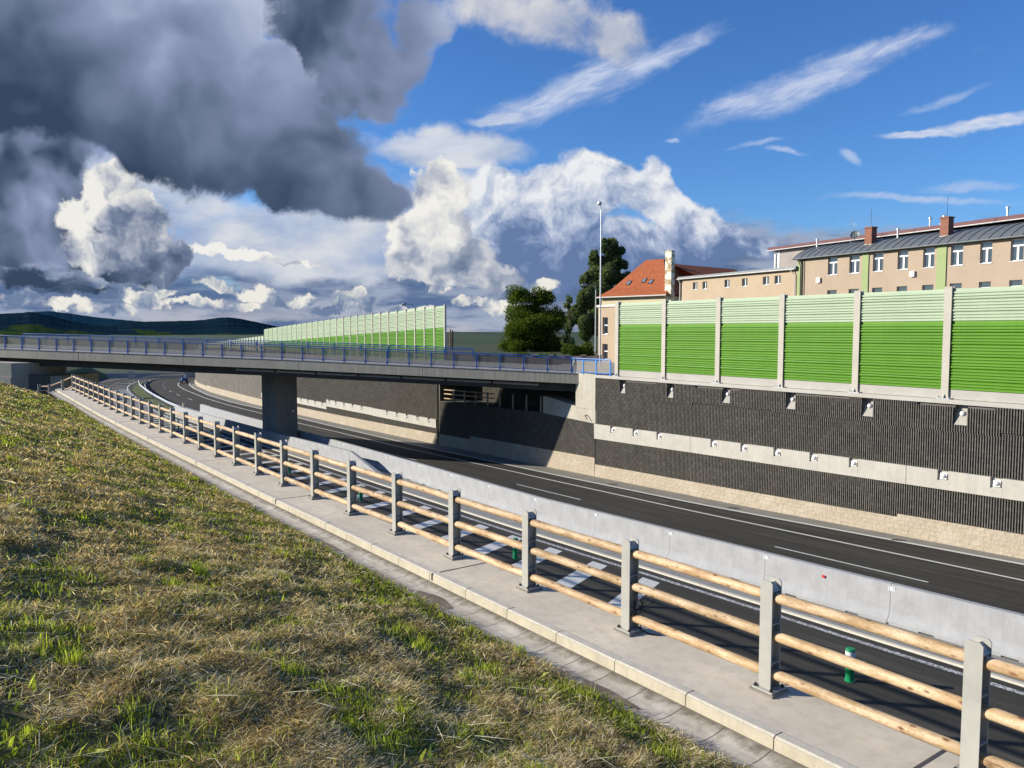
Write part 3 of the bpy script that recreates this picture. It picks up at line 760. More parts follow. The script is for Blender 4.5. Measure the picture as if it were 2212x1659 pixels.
# ------------------------------------------------------------------ raised ground behind the cutting
PLZ = 6.5
pl = MB()
pts_in = [(s, n_wall(s)+(1.2 if s < 37 or s > 60 else .0)) for s in frange(-40, 180, 4)]
pl.strip([[W(s, n, PLZ-(0 if s < 150 else (s-150)*.03)) for n in (ni, 50, 80, 120, 180)] for s, ni in pts_in][::-1])
struct(pl, 'upper_ground', M_EARTH)

# bridge axis
BA = Vector((-41.5, 62.4, 0)); BB = Vector((4.45, 51.34, 0)); BD = (BB-BA).normalized(); BN = Vector((-BD.y, BD.x, 0)); BL = (BB-BA).length
def bz(t): return interp(t, [(-40, 8.9), (0, 8.08), (24.8, 7.43), (47.2, 6.68), (90, 6.5)])
def BP(t, o, z): return BA+BD*t+BN*o+Vector((0, 0, z))

# ------------------------------------------------------------------ retaining wall (right)
rw = thing('retaining_wall', W(20, 33.26, 0), 'tall retaining wall of dark ribbed blocks with a pale anchor beam, right of the bridge', 'wall')
def z_stone(s): return footz(s)+(1.0 if s < 17.6 else (.86 if s < 37.75 else (1.28 if s < 52.5 else 1.0)))
def z_b0(s): return interp(s, [(-20, 3.45), (12.7, 2.93), (26.5, 2.71), (37.78, 2.51)])
def z_b1(s): return z_b0(s)+interp(s, [(12, .78), (37.7, .97)])
def ribs(mb, s0, s1, zb, zt, off=0., pitch=.1, nw=n_wall, notch=()):
    k = int((s1-s0)/pitch); prof = []
    for i in range(k):
        s = s0+i*pitch
        prof += [(s, .0), (s+.006, .075), (s+.042, .075), (s+.048, .0)]
    prof.append((s0+k*pitch, 0))
    for (a, da), (b_, db) in zip(prof, prof[1:]):
        def top(x):
            z = zt(x)
            for (n0, n1, zz) in notch:
                if n0 < (a+b_)/2 < n1: z = zz(x)
            return z
        pa = W(a, nw(a)-off-da); pb = W(b_, nw(b_)-off-db); z = Vector((0, 0, 1))
        mb.quad(pb+z*zb(b_), pa+z*zb(a), pa+z*top(a), pb+z*top(b_))
        if da or db:
            mb.quad(pa+z*top(a), W(a, nw(a)-off)+z*top(a), W(b_, nw(b_)-off)+z*top(b_), pb+z*top(b_))
post_s = [35.9-4.01*k for k in range(0, 11)]
notches = [(s-.98, s-.48) for s in post_s]
zt_u = lambda s: 6.38+.11*(int((s+104)//3.1) % 2)
m = MB(); ribs(m, -12, 37.72, lambda s: 5.34+.08*(int((s+50)//5.3) % 3), zt_u, .065, notch=[(a, b_, lambda x: 5.66) for a, b_ in notches])
m.build('upper_ribbed_course', M_RIB, rw)
m = MB(); ribs(m, -12, 37.72, z_b1, lambda s: 5.45); m.build('middle_ribbed_course', M_RIB, rw)
m = MB(); ribs(m, -12, 37.72, z_stone, z_b0, .03); m.build('lower_ribbed_course', M_RIB, rw)
m = MB(); m.hexa([W(37.74, 33.24, -1), W(-14, 33.24, 0), W(-14, 34.2, 0), W(37.74, 34.2, -1), W(37.74, 33.24, 5.655), W(-14, 33.24, 5.655), W(-14, 34.2, 5.655), W(37.74, 34.2, 5.655)])
ee = sorted([-14.]+[x for ab in notches for x in ab if x > -14]+[37.74])
for a, b_ in zip(ee[::2], ee[1::2]): m.fbox(a, b_, 33.24, 34.2, 5.655, 6.497)
m.fbox(-14, 37.74, 33.62, 34.19, 5.6, 6.49)
m.build('wall_core', M_DARKC, rw)
m = MB()
for a, b_ in [(-14, 17.6), (17.6, 37.74)]:
    for x0, x1 in zip(frange(a, b_, 2)[:-1], frange(a, b_, 2)[1:]):
        zz = 1.0 if a < 0 else .86
        m.hexa([W(x1, 33.14, footz(x1)-.1), W(x0, 33.14, footz(x0)-.1), W(x0, 33.4, footz(x0)-.1), W(x1, 33.4, footz(x1)-.1), W(x1, 33.17, footz(x1)+zz), W(x0, 33.17, footz(x0)+zz), W(x0, 33.4, footz(x0)+zz), W(x1, 33.4, footz(x1)+zz)])
m.build('stone_base_course', M_STONE, rw)
# the anchor beam: pale segments with pockets, each pocket a plate and a white cap
def beam(parent, s_hi, s_lo, pockets, z0, z1, nw=n_wall, th=.17):
    nf = lambda s: nw(s)-th
    m = MB(); cuts = [s_lo]
    for p in sorted(pockets): cuts += [p-.22, p+.22]
    cuts.append(s_hi)
    for i in range(0, len(cuts), 2):
        a, b_ = cuts[i]+(.012 if i == 0 else 0), cuts[i+1]-(.012 if i+2 == len(cuts) else 0)
        m.hexa([W(b_, nf(b_)+.03, z0(b_)), W(a, nf(a)+.03, z0(a)), W(a, nw(a), z0(a)), W(b_, nw(b_), z0(b_)), W(b_, nf(b_), z1(b_)), W(a, nf(a), z1(a)), W(a, nw(a), z1(a)), W(b_, nw(b_), z1(b_))])
    for p in pockets:
        a, b_ = p-.22, p+.22; zz = z1(p)-.46
        m.hexa([W(b_, nf(b_)+.03, z0(b_)), W(a, nf(a)+.03, z0(a)), W(a, nw(a), z0(a)), W(b_, nw(b_), z0(b_)), W(b_, nf(b_)+.01, zz), W(a, nf(a)+.01, zz), W(a, nw(a), zz+.10), W(b_, nw(b_), zz+.10)])
        m.quad(W(b_, nw(b_)-.06, zz+.05), W(a, nw(a)-.06, zz+.05), W(a, nw(a)-.015, z1(p)), W(b_, nw(b_)-.015, z1(p)))
    m.build('anchor_beam', M_WHITEC, parent)
    for p in pockets:
        zz = z1(p)-.46; c = W(p, nw(p)-.10, zz+.22); ax = W(0, -1, .35).normalized() if 0 else (-N*1.0+Vector((0, 0, .25))).normalized()
        q = MB(); q.box(c-ax*.01, (.13, .13, .015), U, Vector((0, 0, 1)).cross(U).cross(U)*-1 if 0 else ax.cross(U), ax)
        q.dome(c+ax*.0, .11, ax, .95, 12, 5)
        q.build('anchor_cap', M_CAP, parent, loc=c, smooth=False)
beam(rw, 37.78, 29.55, [36.0, 33.97, 31.95], z_b0, z_b1)
beam(rw, 29.55, 17.25, [27.6+.27-.0, 25.85, 23.8, 21.75, 19.7][0:5], z_b0, z_b1)
beam(rw, 17.25, 4.9, [15.7, 13.65, 11.6, 9.5, 7.4], z_b0, z_b1)
beam(rw, 4.9, -12, [3.2, 1.1, -1, -3, -5], z_b0, z_b1)
# head notches with a sloping pad and cap, concrete coping above
m = MB(); zc = lambda s: 6.60
m.hexa([W(37.72, 33.12, 6.5), W(-14, 33.12, 6.5), W(-14, 34.0, 6.5), W(37.72, 34.0, 6.5), W(37.72, 33.14, 6.68), W(-14, 33.14, 6.68), W(-14, 34.0, 6.68), W(37.72, 34.0, 6.68)])
m.build('coping', M_PLINTH, rw)
for a, b_ in notches:
    m = MB(); p = (a+b_)/2
    m.prism([W(a+.003, 33.17, 5.66), W(a+.003, 33.60, 5.66), W(a+.003, 33.60, 6.49), W(a+.003, 33.52, 6.49)], (W(b_-.006, 0)-W(a, 0)))
    m.build('anchor_pad', M_PAD, rw)
    q = MB(); ax = (-N+Vector((0, 0, .15))).normalized(); c = W(p, 33.34, 6.12); q.dome(c, .11, ax, .9, 12, 5); q.tube([c-ax*.1, c], .11, 12); q.build('anchor_cap', M_CAP, rw, loc=c)
# manhole covers on the apron, and a little drain spout
for i, sv in enumerate([34.6, 25.6, 16.9, 9.5, 29.9]):
    mm_ = MB(); n = 32.05 if sv < 30 else 31.85; c = W(sv, n, roadz(sv, n)+.034)
    if i == 4: c = W(29.0, 30.5, roadz(29, 30.5)+.006)
    mm_.tube([c, c+Vector((0, 0, .006))], .30, 20); o = mm_.build('manhole_cover', M_IRON, None, loc=c)
    tag(o, ['round iron manhole cover in the gutter nearest the bridge abutment', 'round iron cover in the gutter below the middle of the ribbed wall', 'round iron cover in the gutter below the step in the stone base', 'round iron cover in the gutter, rightmost in the picture', 'flat round cover in the asphalt shoulder beside the pale edge line'][i], 'manhole cover', 'iron covers along the foot of the wall')

# ------------------------------------------------------------------ wall below the bridge
aw = thing('abutment', W(40.6, 33.3, 0), 'concrete bridge abutment standing on a dark ribbed wall, in the shade of the bridge', 'abutment')
zl_ = lambda s: interp(s, [(37.7, 3.50), (43.5, 3.72), (58, 3.45)])
m = MB(); ribs(m, 37.8, 58.3, z_stone, lambda s: zl_(s)-.02, .0); m.build('lower_ribbed_wall', M_RIB, aw)
m = MB()
for x0, x1 in zip(frange(37.78, 58.3, 2.5)[:-1], frange(37.78, 58.3, 2.5)[1:]):
    zz = z_stone(x0+.1)-footz(x0)
    m.hexa([W(x1, 33.13, footz(x1)-.1), W(x0, 33.13, footz(x0)-.1), W(x0, 33.4, footz(x0)-.1), W(x1, 33.4, footz(x1)-.1), W(x1, 33.18, footz(x1)+zz), W(x0, 33.18, footz(x0)+zz), W(x0, 33.4, footz(x0)+zz), W(x1, 33.4, footz(x1)+zz)])
m.build('stone_base_course', M_STONE, aw)
m = MB()
for x0, x1 in zip(frange(43.4, 58.3, 2)[:-1], frange(43.4, 58.3, 2)[1:]):
    m.hexa([W(x1, 33.27, -1), W(x0, 33.27, -1), W(x0, 36.2, -1), W(x1, 36.2, -1), W(x1, 33.27, zl_(x1)), W(x0, 33.27, zl_(x0)), W(x0, 36.2, zl_(x0)), W(x1, 36.2, zl_(x1))])
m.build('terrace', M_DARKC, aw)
m = MB(); m.prism([W(37.78, 33.22, 3.46), W(43.4, 33.22, 3.68), W(43.4, 33.22, 4.95), W(41.8, 33.22, 4.75), W(39.7, 33.22, 4.46), W(37.78, 33.22, 4.40)][::-1], N*1.2)
m.build('wing_wall', M_ABUT, aw)
m = MB(); m.hexa([W(39.75, 33.18, 4.42), W(37.76, 33.18, 4.38), W(37.76, 36, 4.38), W(39.75, 36, 4.42), W(39.75, 33.18, 6.76), W(37.76, 33.18, 6.70), W(37.76, 36, 6.70), W(39.75, 36, 6.76)])
m.build('corner_pillar', M_ABUT, aw)
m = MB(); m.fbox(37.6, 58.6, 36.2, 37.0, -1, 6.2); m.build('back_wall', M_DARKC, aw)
m = MB(); m.fbox(58.32, 58.58, 33.3, 37.0, -1, 6.45); m.build('added_return_wall', M_DARKC, aw)  # cross wall added to keep low sun off the back wall
m = MB(); ribs(m, 44, 58.3, lambda s: 3.4, lambda s: 6.2, .01, nw=lambda s: 36.2); m.build('darkening_back_ribs', M_RIB, aw)  # ribs added so their gaps darken the sunlit back wall
m = MB(); m.tube([W(38.6, 33.2, 3.95), W(38.6, 33.03, 3.98), W(38.35, 33.0, 3.72)], .03, 8); m.build('spout', M_BLACK, aw)
# timber rail and grey posts on the terrace
tr = thing('terrace_railing', W(50, 33.6, 3.6), 'railing of grey posts with three timber rails on the dark terrace under the bridge', 'railing')
for k in range(8):
    s = 56.2-k*1.75; q = MB(); z0 = zl_(s)
    q.box(W(s, 33.45, z0+.56), (.05, .05, .56), U, N); q.build('post', M_STEEL, tr)
for h in (.25, .65, 1.0):
    q = MB(); q.tube([W(57.8, 33.45, zl_(57.8)+h), W(50, 33.45, zl_(50)+h)], .05, 8); q.build('rail', M_WOOD, tr)

# ------------------------------------------------------------------ wall beyond the bridge
fw = thing('retaining_wall', W(80, 32.9, 0), 'long curving retaining wall of dark blocks beyond the bridge, with a stepped pale anchor beam', 'wall')
zf0 = lambda s: footz(s)+.98
m = MB(); ribs(m, 58.6, 106, zf0, lambda s: 6.5, .0, .1); m.build('ribbed_wall', M_RIB, fw)
m = MB()
PW = frange(106, 182, 1.5)
for a, b_ in zip(PW, PW[1:]):
    m.quad(W(b_, n_wall(b_), -1), W(a, n_wall(a), -1), W(a, n_wall(a), 6.5-max(0, a-150)*.03), W(b_, n_wall(b_), 6.5-max(0, b_-150)*.03))
m.build('block_wall', M_FARB, fw)
m = MB()
PW = frange(58.6, 180, 2.0)
for a, b_ in zip(PW, PW[1:]):
    h = .98 if a < 140 else .75
    m.hexa([W(b_, n_wall(b_)-.16, -1), W(a, n_wall(a)-.16, -1), W(a, n_wall(a)+.1, -1), W(b_, n_wall(b_)+.1, -1), W(b_, n_wall(b_)-.10, footz(b_)+h), W(a, n_wall(a)-.10, footz(a)+h), W(a, n_wall(a)+.1, footz(a)+h), W(b_, n_wall(b_)+.1, footz(b_)+h)])
m.build('stone_base_course', M_STONE, fw)
beam(fw, 71.2, 58.7, [59.9, 61.9, 63.9, 65.9, 67.9], lambda s: 1.03, lambda s: 1.80)
beam(fw, 82.9, 71.2, [73.6, 75.8, 78, 80.2, 82], lambda s: 1.06, lambda s: 1.83)
beam(fw, 94, 82.9, [84, 86.2, 88.4, 90.6, 92.8], lambda s: .72, lambda s: 1.42)
beam(fw, 106, 94, [96, 98.2, 100.4, 102.6, 104.8], lambda s: .40, lambda s: 1.10)
for k in range(18):
    s = 60.2+k*2.3; q = MB(); c = W(s, n_wall(s)-.06, 5.75-.004*k); q.box(c, (.14, .03, .22), U, N); q.dome(c-N*.03, .09, -N, .9, 8, 3); q.build('anchor_cap', M_CAP, fw, loc=c)

# ------------------------------------------------------------------ noise barriers
def sheet_profile(z0, z1):          # corrugated sheet, bottom to top: (depth, z)
    P = []; z = z0
    while z < z1-.02:
        for j in range(4):
            zz = z+j*.125
            if zz+.125 > z1+.01: break
            if j < 3: P += [(.0, zz+.004), (.052, zz+.020), (.052, zz+.085), (.0, zz+.112)]
            else: P += [(.0, zz+.004), (.050, zz+.018), (.066, zz+.03), (.076, zz+.075), (.066, zz+.10), (.0, zz+.120)]
        z += .5
    P = [(0, z0)]+[p for p in P if p[1] < z1-.005]+[(0, z1), (-.05, z1)]
    return P
def sheet(a, b_, z0, z1, dzb, nrm, name, m_, parent):      # between a and b (ground points), dzb = extra height at b
    q = MB(); P = sheet_profile(z0, z1); q.strip([[a+nrm*d+Vector((0, 0, z)), b_+nrm*d+Vector((0, 0, z+dzb))] for d, z in P])
    k = (b_-a).length
    q.build(name, m_, parent, loc=a+Vector((0, 0, z0)))
nb = thing('noise_barrier', W(20, 33.4, 6.7), 'green corrugated noise barrier on top of the ribbed wall, in front of the buildings', 'noise barrier')
TN = -N
for i, s in enumerate(post_s):
    q = MB(); z1 = 11.36
    q.fbox(s-.15, s+.15, 33.28, 33.34, 6.68, z1); q.fbox(s-.15, s+.15, 33.50, 33.56, 6.68, z1); q.fbox(s-.05, s+.05, 33.34, 33.50, 6.68, z1-.01)
    q.build('post', M_POSTC, nb, loc=W(s, 33.4, 6.68))
    q = MB(); q.fbox(s-.27, s+.27, 33.16, 33.7, 6.683, 6.72)
    for dx in (-.2, .2):
        q.tube([W(s+dx, 33.22, 6.72), W(s+dx, 33.22, 6.80)], .022, 6)
    q.prism([W(s-.01, 33.28, 6.72), W(s-.01, 33.17, 6.72), W(s-.01, 33.28, 6.90)], U*.03)
    q.build('foot_plate', M_GALV, nb, loc=W(s, 33.4, 6.7))
for i, s in enumerate(post_s[:-1]):
    a, b_ = W(s-.05, 33.40), W(s-4.01+.05, 33.40)
    sheet(a, b_, 9.93, 11.26, 0, TN, 'light_green_panel', M_LGREEN, nb)
    sheet(a, b_, 7.08, 9.926, 0, TN, 'green_panel', M_GREEN, nb)
    q = MB(); q.fbox(s-3.96, s-.05, 33.36, 33.46, 6.69, 7.075); q.build('plinth', M_PLINTH, nb, loc=a)
nf_ = thing('noise_barrier', Vector((-20, 85, 7)), 'long green noise barrier beyond the bridge, stepping down into the distance', 'noise barrier')
KP = [(0, -5.73, 66, 11.80), (12, -17.9, 82, 11.05), (22, -29.9, 102.5, 10.33), (27, -36.9, 114.8, 9.9)]
def kp(i): return Vector((interp(i, [(k[0], k[1]) for k in KP]), interp(i, [(k[0], k[2]) for k in KP]), 0)), interp(i, [(k[0], k[3]) for k in KP])
for i in range(28):
    p, z = kp(i); p2, _ = kp(i+1); d = (p2-p).normalized(); nr = Vector((-d.y, d.x, 0)); nr = nr if nr.x < 0 else -nr
    q = MB(); w_ = .075; q.box(p+Vector((0, 0, (z+6.3)/2)), (w_, .09, (z-6.3)/2), d, nr); q.build('post', M_POSTC, nf_, loc=p+Vector((0, 0, 6.3)))
    if i < 27:
        hl = (z-interp(i, [(0, 9.86), (12, 9.07), (24, 8.14), (27, 7.9)])); zm = z-hl; a, b_ = p+d*.06, p2-d*.06; z2 = kp(i+1)[1]
        sheet(a, b_, zm, z-.1, z2-z, nr, 'light_green_panel', M_LGREEN, nf_)
        sheet(a, b_, 6.9, zm-.004, z2-z, nr, 'green_panel', M_GREEN, nf_)
KL = [(0, -37.1, 115.3, 8.85), (17, -56.8, 150, 7.55), (29, -71.1, 175, 6.66)]
for i in range(29):
    f = lambda j: Vector((interp(j, [(k[0], k[1]) for k in KL]), interp(j, [(k[0], k[2]) for k in KL]), 0))
    p, p2 = f(i), f(i+1); z = interp(i, [(k[0], k[3]) for k in KL]); d = (p2-p).normalized(); nr = Vector((-d.y, d.x, 0))
    q = MB(); q.box(p+Vector((0, 0, (z+3.9)/2)), (.13, .14, (z-3.9)/2), d, nr); q.build('post', M_POSTC, nf_, loc=p)
    nr = nr if nr.x < 0 else -nr
    q = MB(); q.quad(p+nr*.02+Vector((0, 0, 5.2-.03*i)), p2+nr*.02+Vector((0, 0, 5.2-.03*i)), p2+nr*.02+Vector((0, 0, z-.05)), p+nr*.02+Vector((0, 0, z-.05))); q.quad(p+Vector((0, 0, z-.05)), p2+Vector((0, 0, z-.05)), p2+Vector((0, 0, 4)), p+Vector((0, 0, 4)))
    q.build('light_green_panel', M_LGREEN, nf_, loc=p)

# ------------------------------------------------------------------ bridge
br = thing('road_bridge', BP(24, 5, 6), 'concrete road bridge crossing the sunken motorway, with a board-marked edge beam', 'bridge')
BW = 10.2
tt = frange(-22, BL, 2.0)
def beamline(name, m_, o0, o1, z0, z1, ts=tt, gap=0):
    q = MB()
    for a, b_ in zip(ts, ts[1:]):
        q.hexa([BP(a+gap, o0, bz(a)+z0), BP(b_, o0, bz(b_)+z0), BP(b_, o1, bz(b_)+z0), BP(a+gap, o1, bz(a)+z0), BP(a+gap, o0, bz(a)+z1), BP(b_, o0, bz(b_)+z1), BP(b_, o1, bz(b_)+z1), BP(a+gap, o1, bz(a)+z1)])
    return q.build(name, m_, br)
fj = [-22, -12, -2, 7.5, 17.0, 26.6, 36.2, BL]
q = MB()
for a, b_ in zip(fj, fj[1:]):
    for x0, x1 in zip(frange(a+.012, b_-.012, 2)[:-1], frange(a+.012, b_-.012, 2)[1:]):
        q.hexa([BP(x0, 0, bz(x0)-.68), BP(x1, 0, bz(x1)-.68), BP(x1, .32, bz(x1)-.68), BP(x0, .32, bz(x0)-.68), BP(x0, .02, bz(x0)), BP(x1, .02, bz(x1)), BP(x1, .32, bz(x1)), BP(x0, .32, bz(x0))])
q.build('edge_beam', M_FASC, br)
beamline('edge_coping', M_PLINTH, -.015, .34, .002, .03)
beamline('far_edge_beam', M_FASC, BW-.3, BW, -.68, 0)
beamline('deck', M_DECK, .33, BW-.3, -.35, -.02)
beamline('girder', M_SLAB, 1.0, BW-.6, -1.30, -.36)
# street surface carried on beyond the abutment
q = MB(); q.strip([[BP(t, .0 if t > 46.5 else .3, bz(t)-.015), BP(t, BW+9, bz(t)-.015)] for t in frange(44, 90, 3)]); 
pv = q.build('street', M_DECK); tag(pv, kind='structure')
# pier
pr_ = thing('bridge_pier', W(63.5, 20.9, 0), 'massive rectangular concrete pier under the middle of the bridge', 'pier')
q = MB(); q.fbox(61.5, 65.3, 20.0, 21.7, -.6, 6.18); q.build('shaft', M_PIER, pr_)
q = MB(); q.box(W(61.49, 21.35, 3.0), (.01, .10, .10), U, N); q.build('survey_mark', M_CAP, pr_)
# left abutment and side wall
la = thing('abutment', BP(0, 3, 5), 'pale concrete abutment block under the left end of the bridge', 'abutment')
def pxp(px, Y): return (px-1106)/1661*Y*1.0
x0 = pxp(25, 59.5)
q = MB(); q.hexa([Vector((x0-9, 61.4, 4)), Vector((x0, 59.4, 4)), Vector((x0+.3, 66, 4)), Vector((x0-8, 69, 4)), Vector((x0-9, 61.4, 7.30)), Vector((x0, 59.4, 7.05)), Vector((x0+.3, 66, 6.9)), Vector((x0-8, 69, 7.2))]); q.build('block', M_ABUT, la)
q = MB(); q.hexa([Vector((x0-9, 61.3, 4)), Vector((x0-.02, 59.3, 4)), Vector((x0-.02, 59.6, 4)), Vector((x0-9, 61.6, 4)), Vector((x0-9, 61.3, 6.15)), Vector((x0-.02, 59.3, 5.95)), Vector((x0-.02, 59.6, 5.95)), Vector((x0-9, 61.6, 6.15))]); q.build('lower_block', M_ABUT, la)
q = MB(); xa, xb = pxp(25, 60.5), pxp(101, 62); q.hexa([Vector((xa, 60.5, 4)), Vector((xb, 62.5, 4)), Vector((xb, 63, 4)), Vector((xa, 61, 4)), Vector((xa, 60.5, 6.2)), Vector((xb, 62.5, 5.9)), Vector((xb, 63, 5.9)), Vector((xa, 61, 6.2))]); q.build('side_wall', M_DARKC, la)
q = MB(); q.hexa([Vector((xb+.01, 62.3, 3)), Vector((xb+.9, 62.2, 3)), Vector((xb+.9, 68, 3)), Vector((xb+.01, 68, 3)), Vector((xb+.01, 62.3, 5.9)), Vector((xb+.9, 62.2, 5.9)), Vector((xb+.9, 68, 5.9)), Vector((xb+.01, 68, 5.9))]); q.build('end_column', M_ABUT, la)
q = MB(); q.hexa([Vector((x0-9, 69, 3)), Vector((-42.3, 72, 3)), Vector((-42.3, 73, 3)), Vector((x0-9, 71, 3)), Vector((x0-9, 69, 7.2)), Vector((-42.3, 72, 6.6)), Vector((-42.3, 73, 6.6)), Vector((x0-9, 71, 7.2))]); q.build('back_wall', M_DARKC, la)
# drain pipe hung under the deck
dp = thing('drain_pipe', BP(30, .9, 6), 'pale drain pipe hanging under the near edge of the bridge', 'pipe')
tp = frange(20.9, 44.4, 3.35)
for a, b_ in zip(tp, tp[1:]):
    q = MB(); q.tube([BP(a+.05, .85, bz(a)-.92), BP(b_-.05, .85, bz(b_)-.92)], .085, 10); q.build('pipe_length', M_PIPE, dp)
for t in tp[1:-1]:
    q = MB(); q.tube([BP(t-.08, .85, bz(t)-.92), BP(t+.08, .85, bz(t)-.92)], .11, 10); q.tube([BP(t, .85, bz(t)-.85), BP(t, .85, bz(t)-.3)], .02, 6); q.build('hanger', M_IRON, dp)
# bridge railings
def railing(name, label, P, zf, posts, h=1.06, m_post=M_BLUE):
    r = thing(name, P(posts[0])+Vector((0, 0, zf(posts[0]))), label, 'railing')
    for t in posts:
        p = P(t); d = (P(t+.1)-P(t-.1)).normalized(); n_ = Vector((-d.y, d.x, 0)); z = zf(t)
        q = MB(); q.box(p+Vector((0, 0, z+h/2-.03)), (.045, .03, h/2-.03), d, n_); q.box(p+n_*-.0+Vector((0, 0, z+.012)), (.09, .08, .012), d, n_)
        for hh in (.18, .80): q.box(p+Vector((0, 0, z+hh)), (.075, .04, .03), d, n_)
        q.build('post', m_post, r, loc=p+Vector((0, 0, z)))
    q = MB(); q.tube([P(t)+Vector((0, 0, zf(t)+h)) for t in posts], .035, 8); q.build('handrail', m_post, r)
    for a, b_ in zip(posts, posts[1:]):
        d = (P(b_)-P(a)).normalized(); n_ = Vector((-d.y, d.x, 0)); A_ = P(a)+d*.07; B_ = P(b_)-d*.07; za, zb = zf(a), zf(b_); Z = Vector((0, 0, 1))
        q = MB()
        for lo, hi in ((.10, .14), (h-.14, h-.10)):
            q.hexa([A_-n_*.015+Z*(za+lo), B_-n_*.015+Z*(zb+lo), B_+n_*.015+Z*(zb+lo), A_+n_*.015+Z*(za+lo), A_-n_*.015+Z*(za+hi), B_-n_*.015+Z*(zb+hi), B_+n_*.015+Z*(zb+hi), A_+n_*.015+Z*(za+hi)])
        fr = q.build('panel_frame', m_post, r, loc=A_)
        q = MB(); q.quad(A_+Z*(za+.14), B_+Z*(zb+.14), B_+Z*(zb+h-.14), A_+Z*(za+h-.14)); q.build('mesh_infill', M_MESH, fr, loc=A_)
    return r
BT = [-8+1.66*k for k in range(34)]
BT = [t for t in BT if t < BL-.6]+[BL-.5]
railing('bridge_railing', 'blue steel railing with mesh panels along the near edge of the bridge', lambda t: BP(t, .18, 0), lambda t: bz(t)+.03, BT)
BT2 = [-8+2.5*k for k in range(19)]
railing('bridge_railing', 'blue steel railing along the far edge of the bridge', lambda t: BP(t, BW-.2, 0), lambda t: bz(t)+.0, BT2)
M_SUNBLUE = simple('sunlit_blue_paint', (.06, .24, .62), None, 3, .35, 0, 60, 0, .5)  # the rail blue again, with the sun's brightness put into its colour
railing('corner_railing', 'short sunlit blue railing section on the abutment beside the noise barrier', lambda t: W(t, 33.2), lambda t: 6.70, [40.2, 39.0, 37.7, 36.35], 1.0, M_SUNBLUE)

# ------------------------------------------------------------------ timber fence beside the walkway
FQ = [4.592, 5.762, 6.949, 8.145, 9.349, 10.564, 11.79, 13.02, 14.27, 15.5, 16.76, 18.03, 19.3, 20.6, 21.8, 23.1, 24.3, 25.5, 26.7, 27.95, 29.2, 30.35, 31.5, 32.65, 33.7, 34.75, 35.75, 36.7, 37.65, 38.6, 39.55, 40.5]
FS = [2.86, 4.74] + [6.68+1.98*k for k in range(0, 28)]
FS = [-5.2, -3.2, -1.2, .88]+FS
FS = [x-.17 for x in FS]
fence = thing('timber_fence', W(20, n_fence(20), zwalk(20)), 'fence of grey steel posts and three peeled log rails along the concrete walkway', 'fence')
def post_mesh():
    q = MB(); H = 1.12; w = .068; dd = .075; tf = .011; c = .024
    for y in (-dd, dd-tf):
        q.prism([(-w, y, .045), (w, y, .045), (w, y, H-c), (w-c, y, H), (-w+c, y, H), (-w, y, H-c)], (0, tf, 0))
    q.box((0, 0, .045+(H-.13)/2), (.005, dd-tf, (H-.13)/2))
    q.prism([(-w+.004, -dd+tf, H-.10), (0, -dd+tf, H-.03), (w-.004, -dd+tf, H-.10), (w-.004, -dd+tf, H-.108), (0, -dd+tf, H-.038), (-w+.004, -dd+tf, H-.108)], (0, 2*dd-2*tf, 0))
    for z in (.30, .69): q.box((0, 0, z), (w-.003, dd-tf, .004))
    return q
PL = None; rail_mesh = None
def fence_dir(s): return (W(s+.5, n_fence(s+.5))-W(s-.5, n_fence(s-.5))).normalized()
posts = []
for i, s in enumerate(FS):
    p = W(s, n_fence(s), zwalk(s)); d = fence_dir(s); rz = math.atan2(-d.y, -d.x)
    if PL is None:
        PL = post_mesh().build('post', M_STEEL, None, local=True)
        q = MB(); q.box((0, 0, .034), (.115, .115, .010)); bp = q.build('base_plate', M_STEEL, None, local=True); bp.parent = PL
        q = MB(); q.prism([(-.135, -.135, 0), (.135, -.135, 0), (.135, .135, 0), (-.135, .135, 0)], (0, 0, .024)); mp = q.build('mortar_pad', M_MORT, None, local=True); mp.parent = PL
        for sx_ in (-.09, .09):
            for sy in (-.09, .09):
                q = MB(); q.tube([(sx_, sy, .044), (sx_, sy, .062), (sx_, sy, .074)], [.017, .016, .007], 8); bo = q.build('bolt', M_BOLT, None, local=True); bo.parent = PL
        o = PL
    else: o = copy_tree(PL)
    o.parent = fence; o.location = p-fence.location; o.rotation_euler = (0, 0, rz); posts.append(p)
RAILS = []
for v in range(4):
    q = MB(); P = []; rr = []; L_ = 1.84; r0 = .052
    for j in range(21):
        t = j/20; P.append(Vector((t*L_-L_/2, .004*math.sin(3*t+v*2)*1, .003*math.sin(5*t+v)))); rr.append(r0*(1+.02*math.sin(9*t+v*3)))
    P = [P[0]-Vector((.035, 0, 0)), P[0]-Vector((.028, 0, 0)), P[0]-Vector((.015, 0, 0))]+P+[P[-1]+Vector((.015, 0, 0)), P[-1]+Vector((.028, 0, 0)), P[-1]+Vector((.035, 0, 0))]
    rr = [.018, .034, .046]+rr+[.046, .034, .018]
    q.tube(P, rr, 16); o = q.build('rail', M_WOOD, None, local=True, smooth=True); RAILS.append(o)
nr_ = 0
for i in range(len(posts)-1):
    a, b_ = posts[i], posts[i+1]
    for h in (.955, .565, .185):
        o = RAILS[nr_ % 4]
        if nr_ >= 4: o = o.copy(); col.objects.link(o)
        d = b_-a; o.parent = fence; o.location = (a+b_)/2+Vector((0, 0, h))-fence.location
        o.rotation_mode = 'XYZ'; roll = rnd.uniform(0, 6.28)
        M_ = Matrix.Rotation(math.atan2(d.y, d.x), 4, 'Z') @ Matrix.Rotation(-math.atan2(d.z, math.hypot(d.x, d.y)), 4, 'Y') @ Matrix.Rotation(roll if nr_ % 2 else roll, 4, 'X')
        o.rotation_euler = M_.to_euler(); k = (d.length-.02)/1.91; o.scale = (k, 1, 1); nr_ += 1
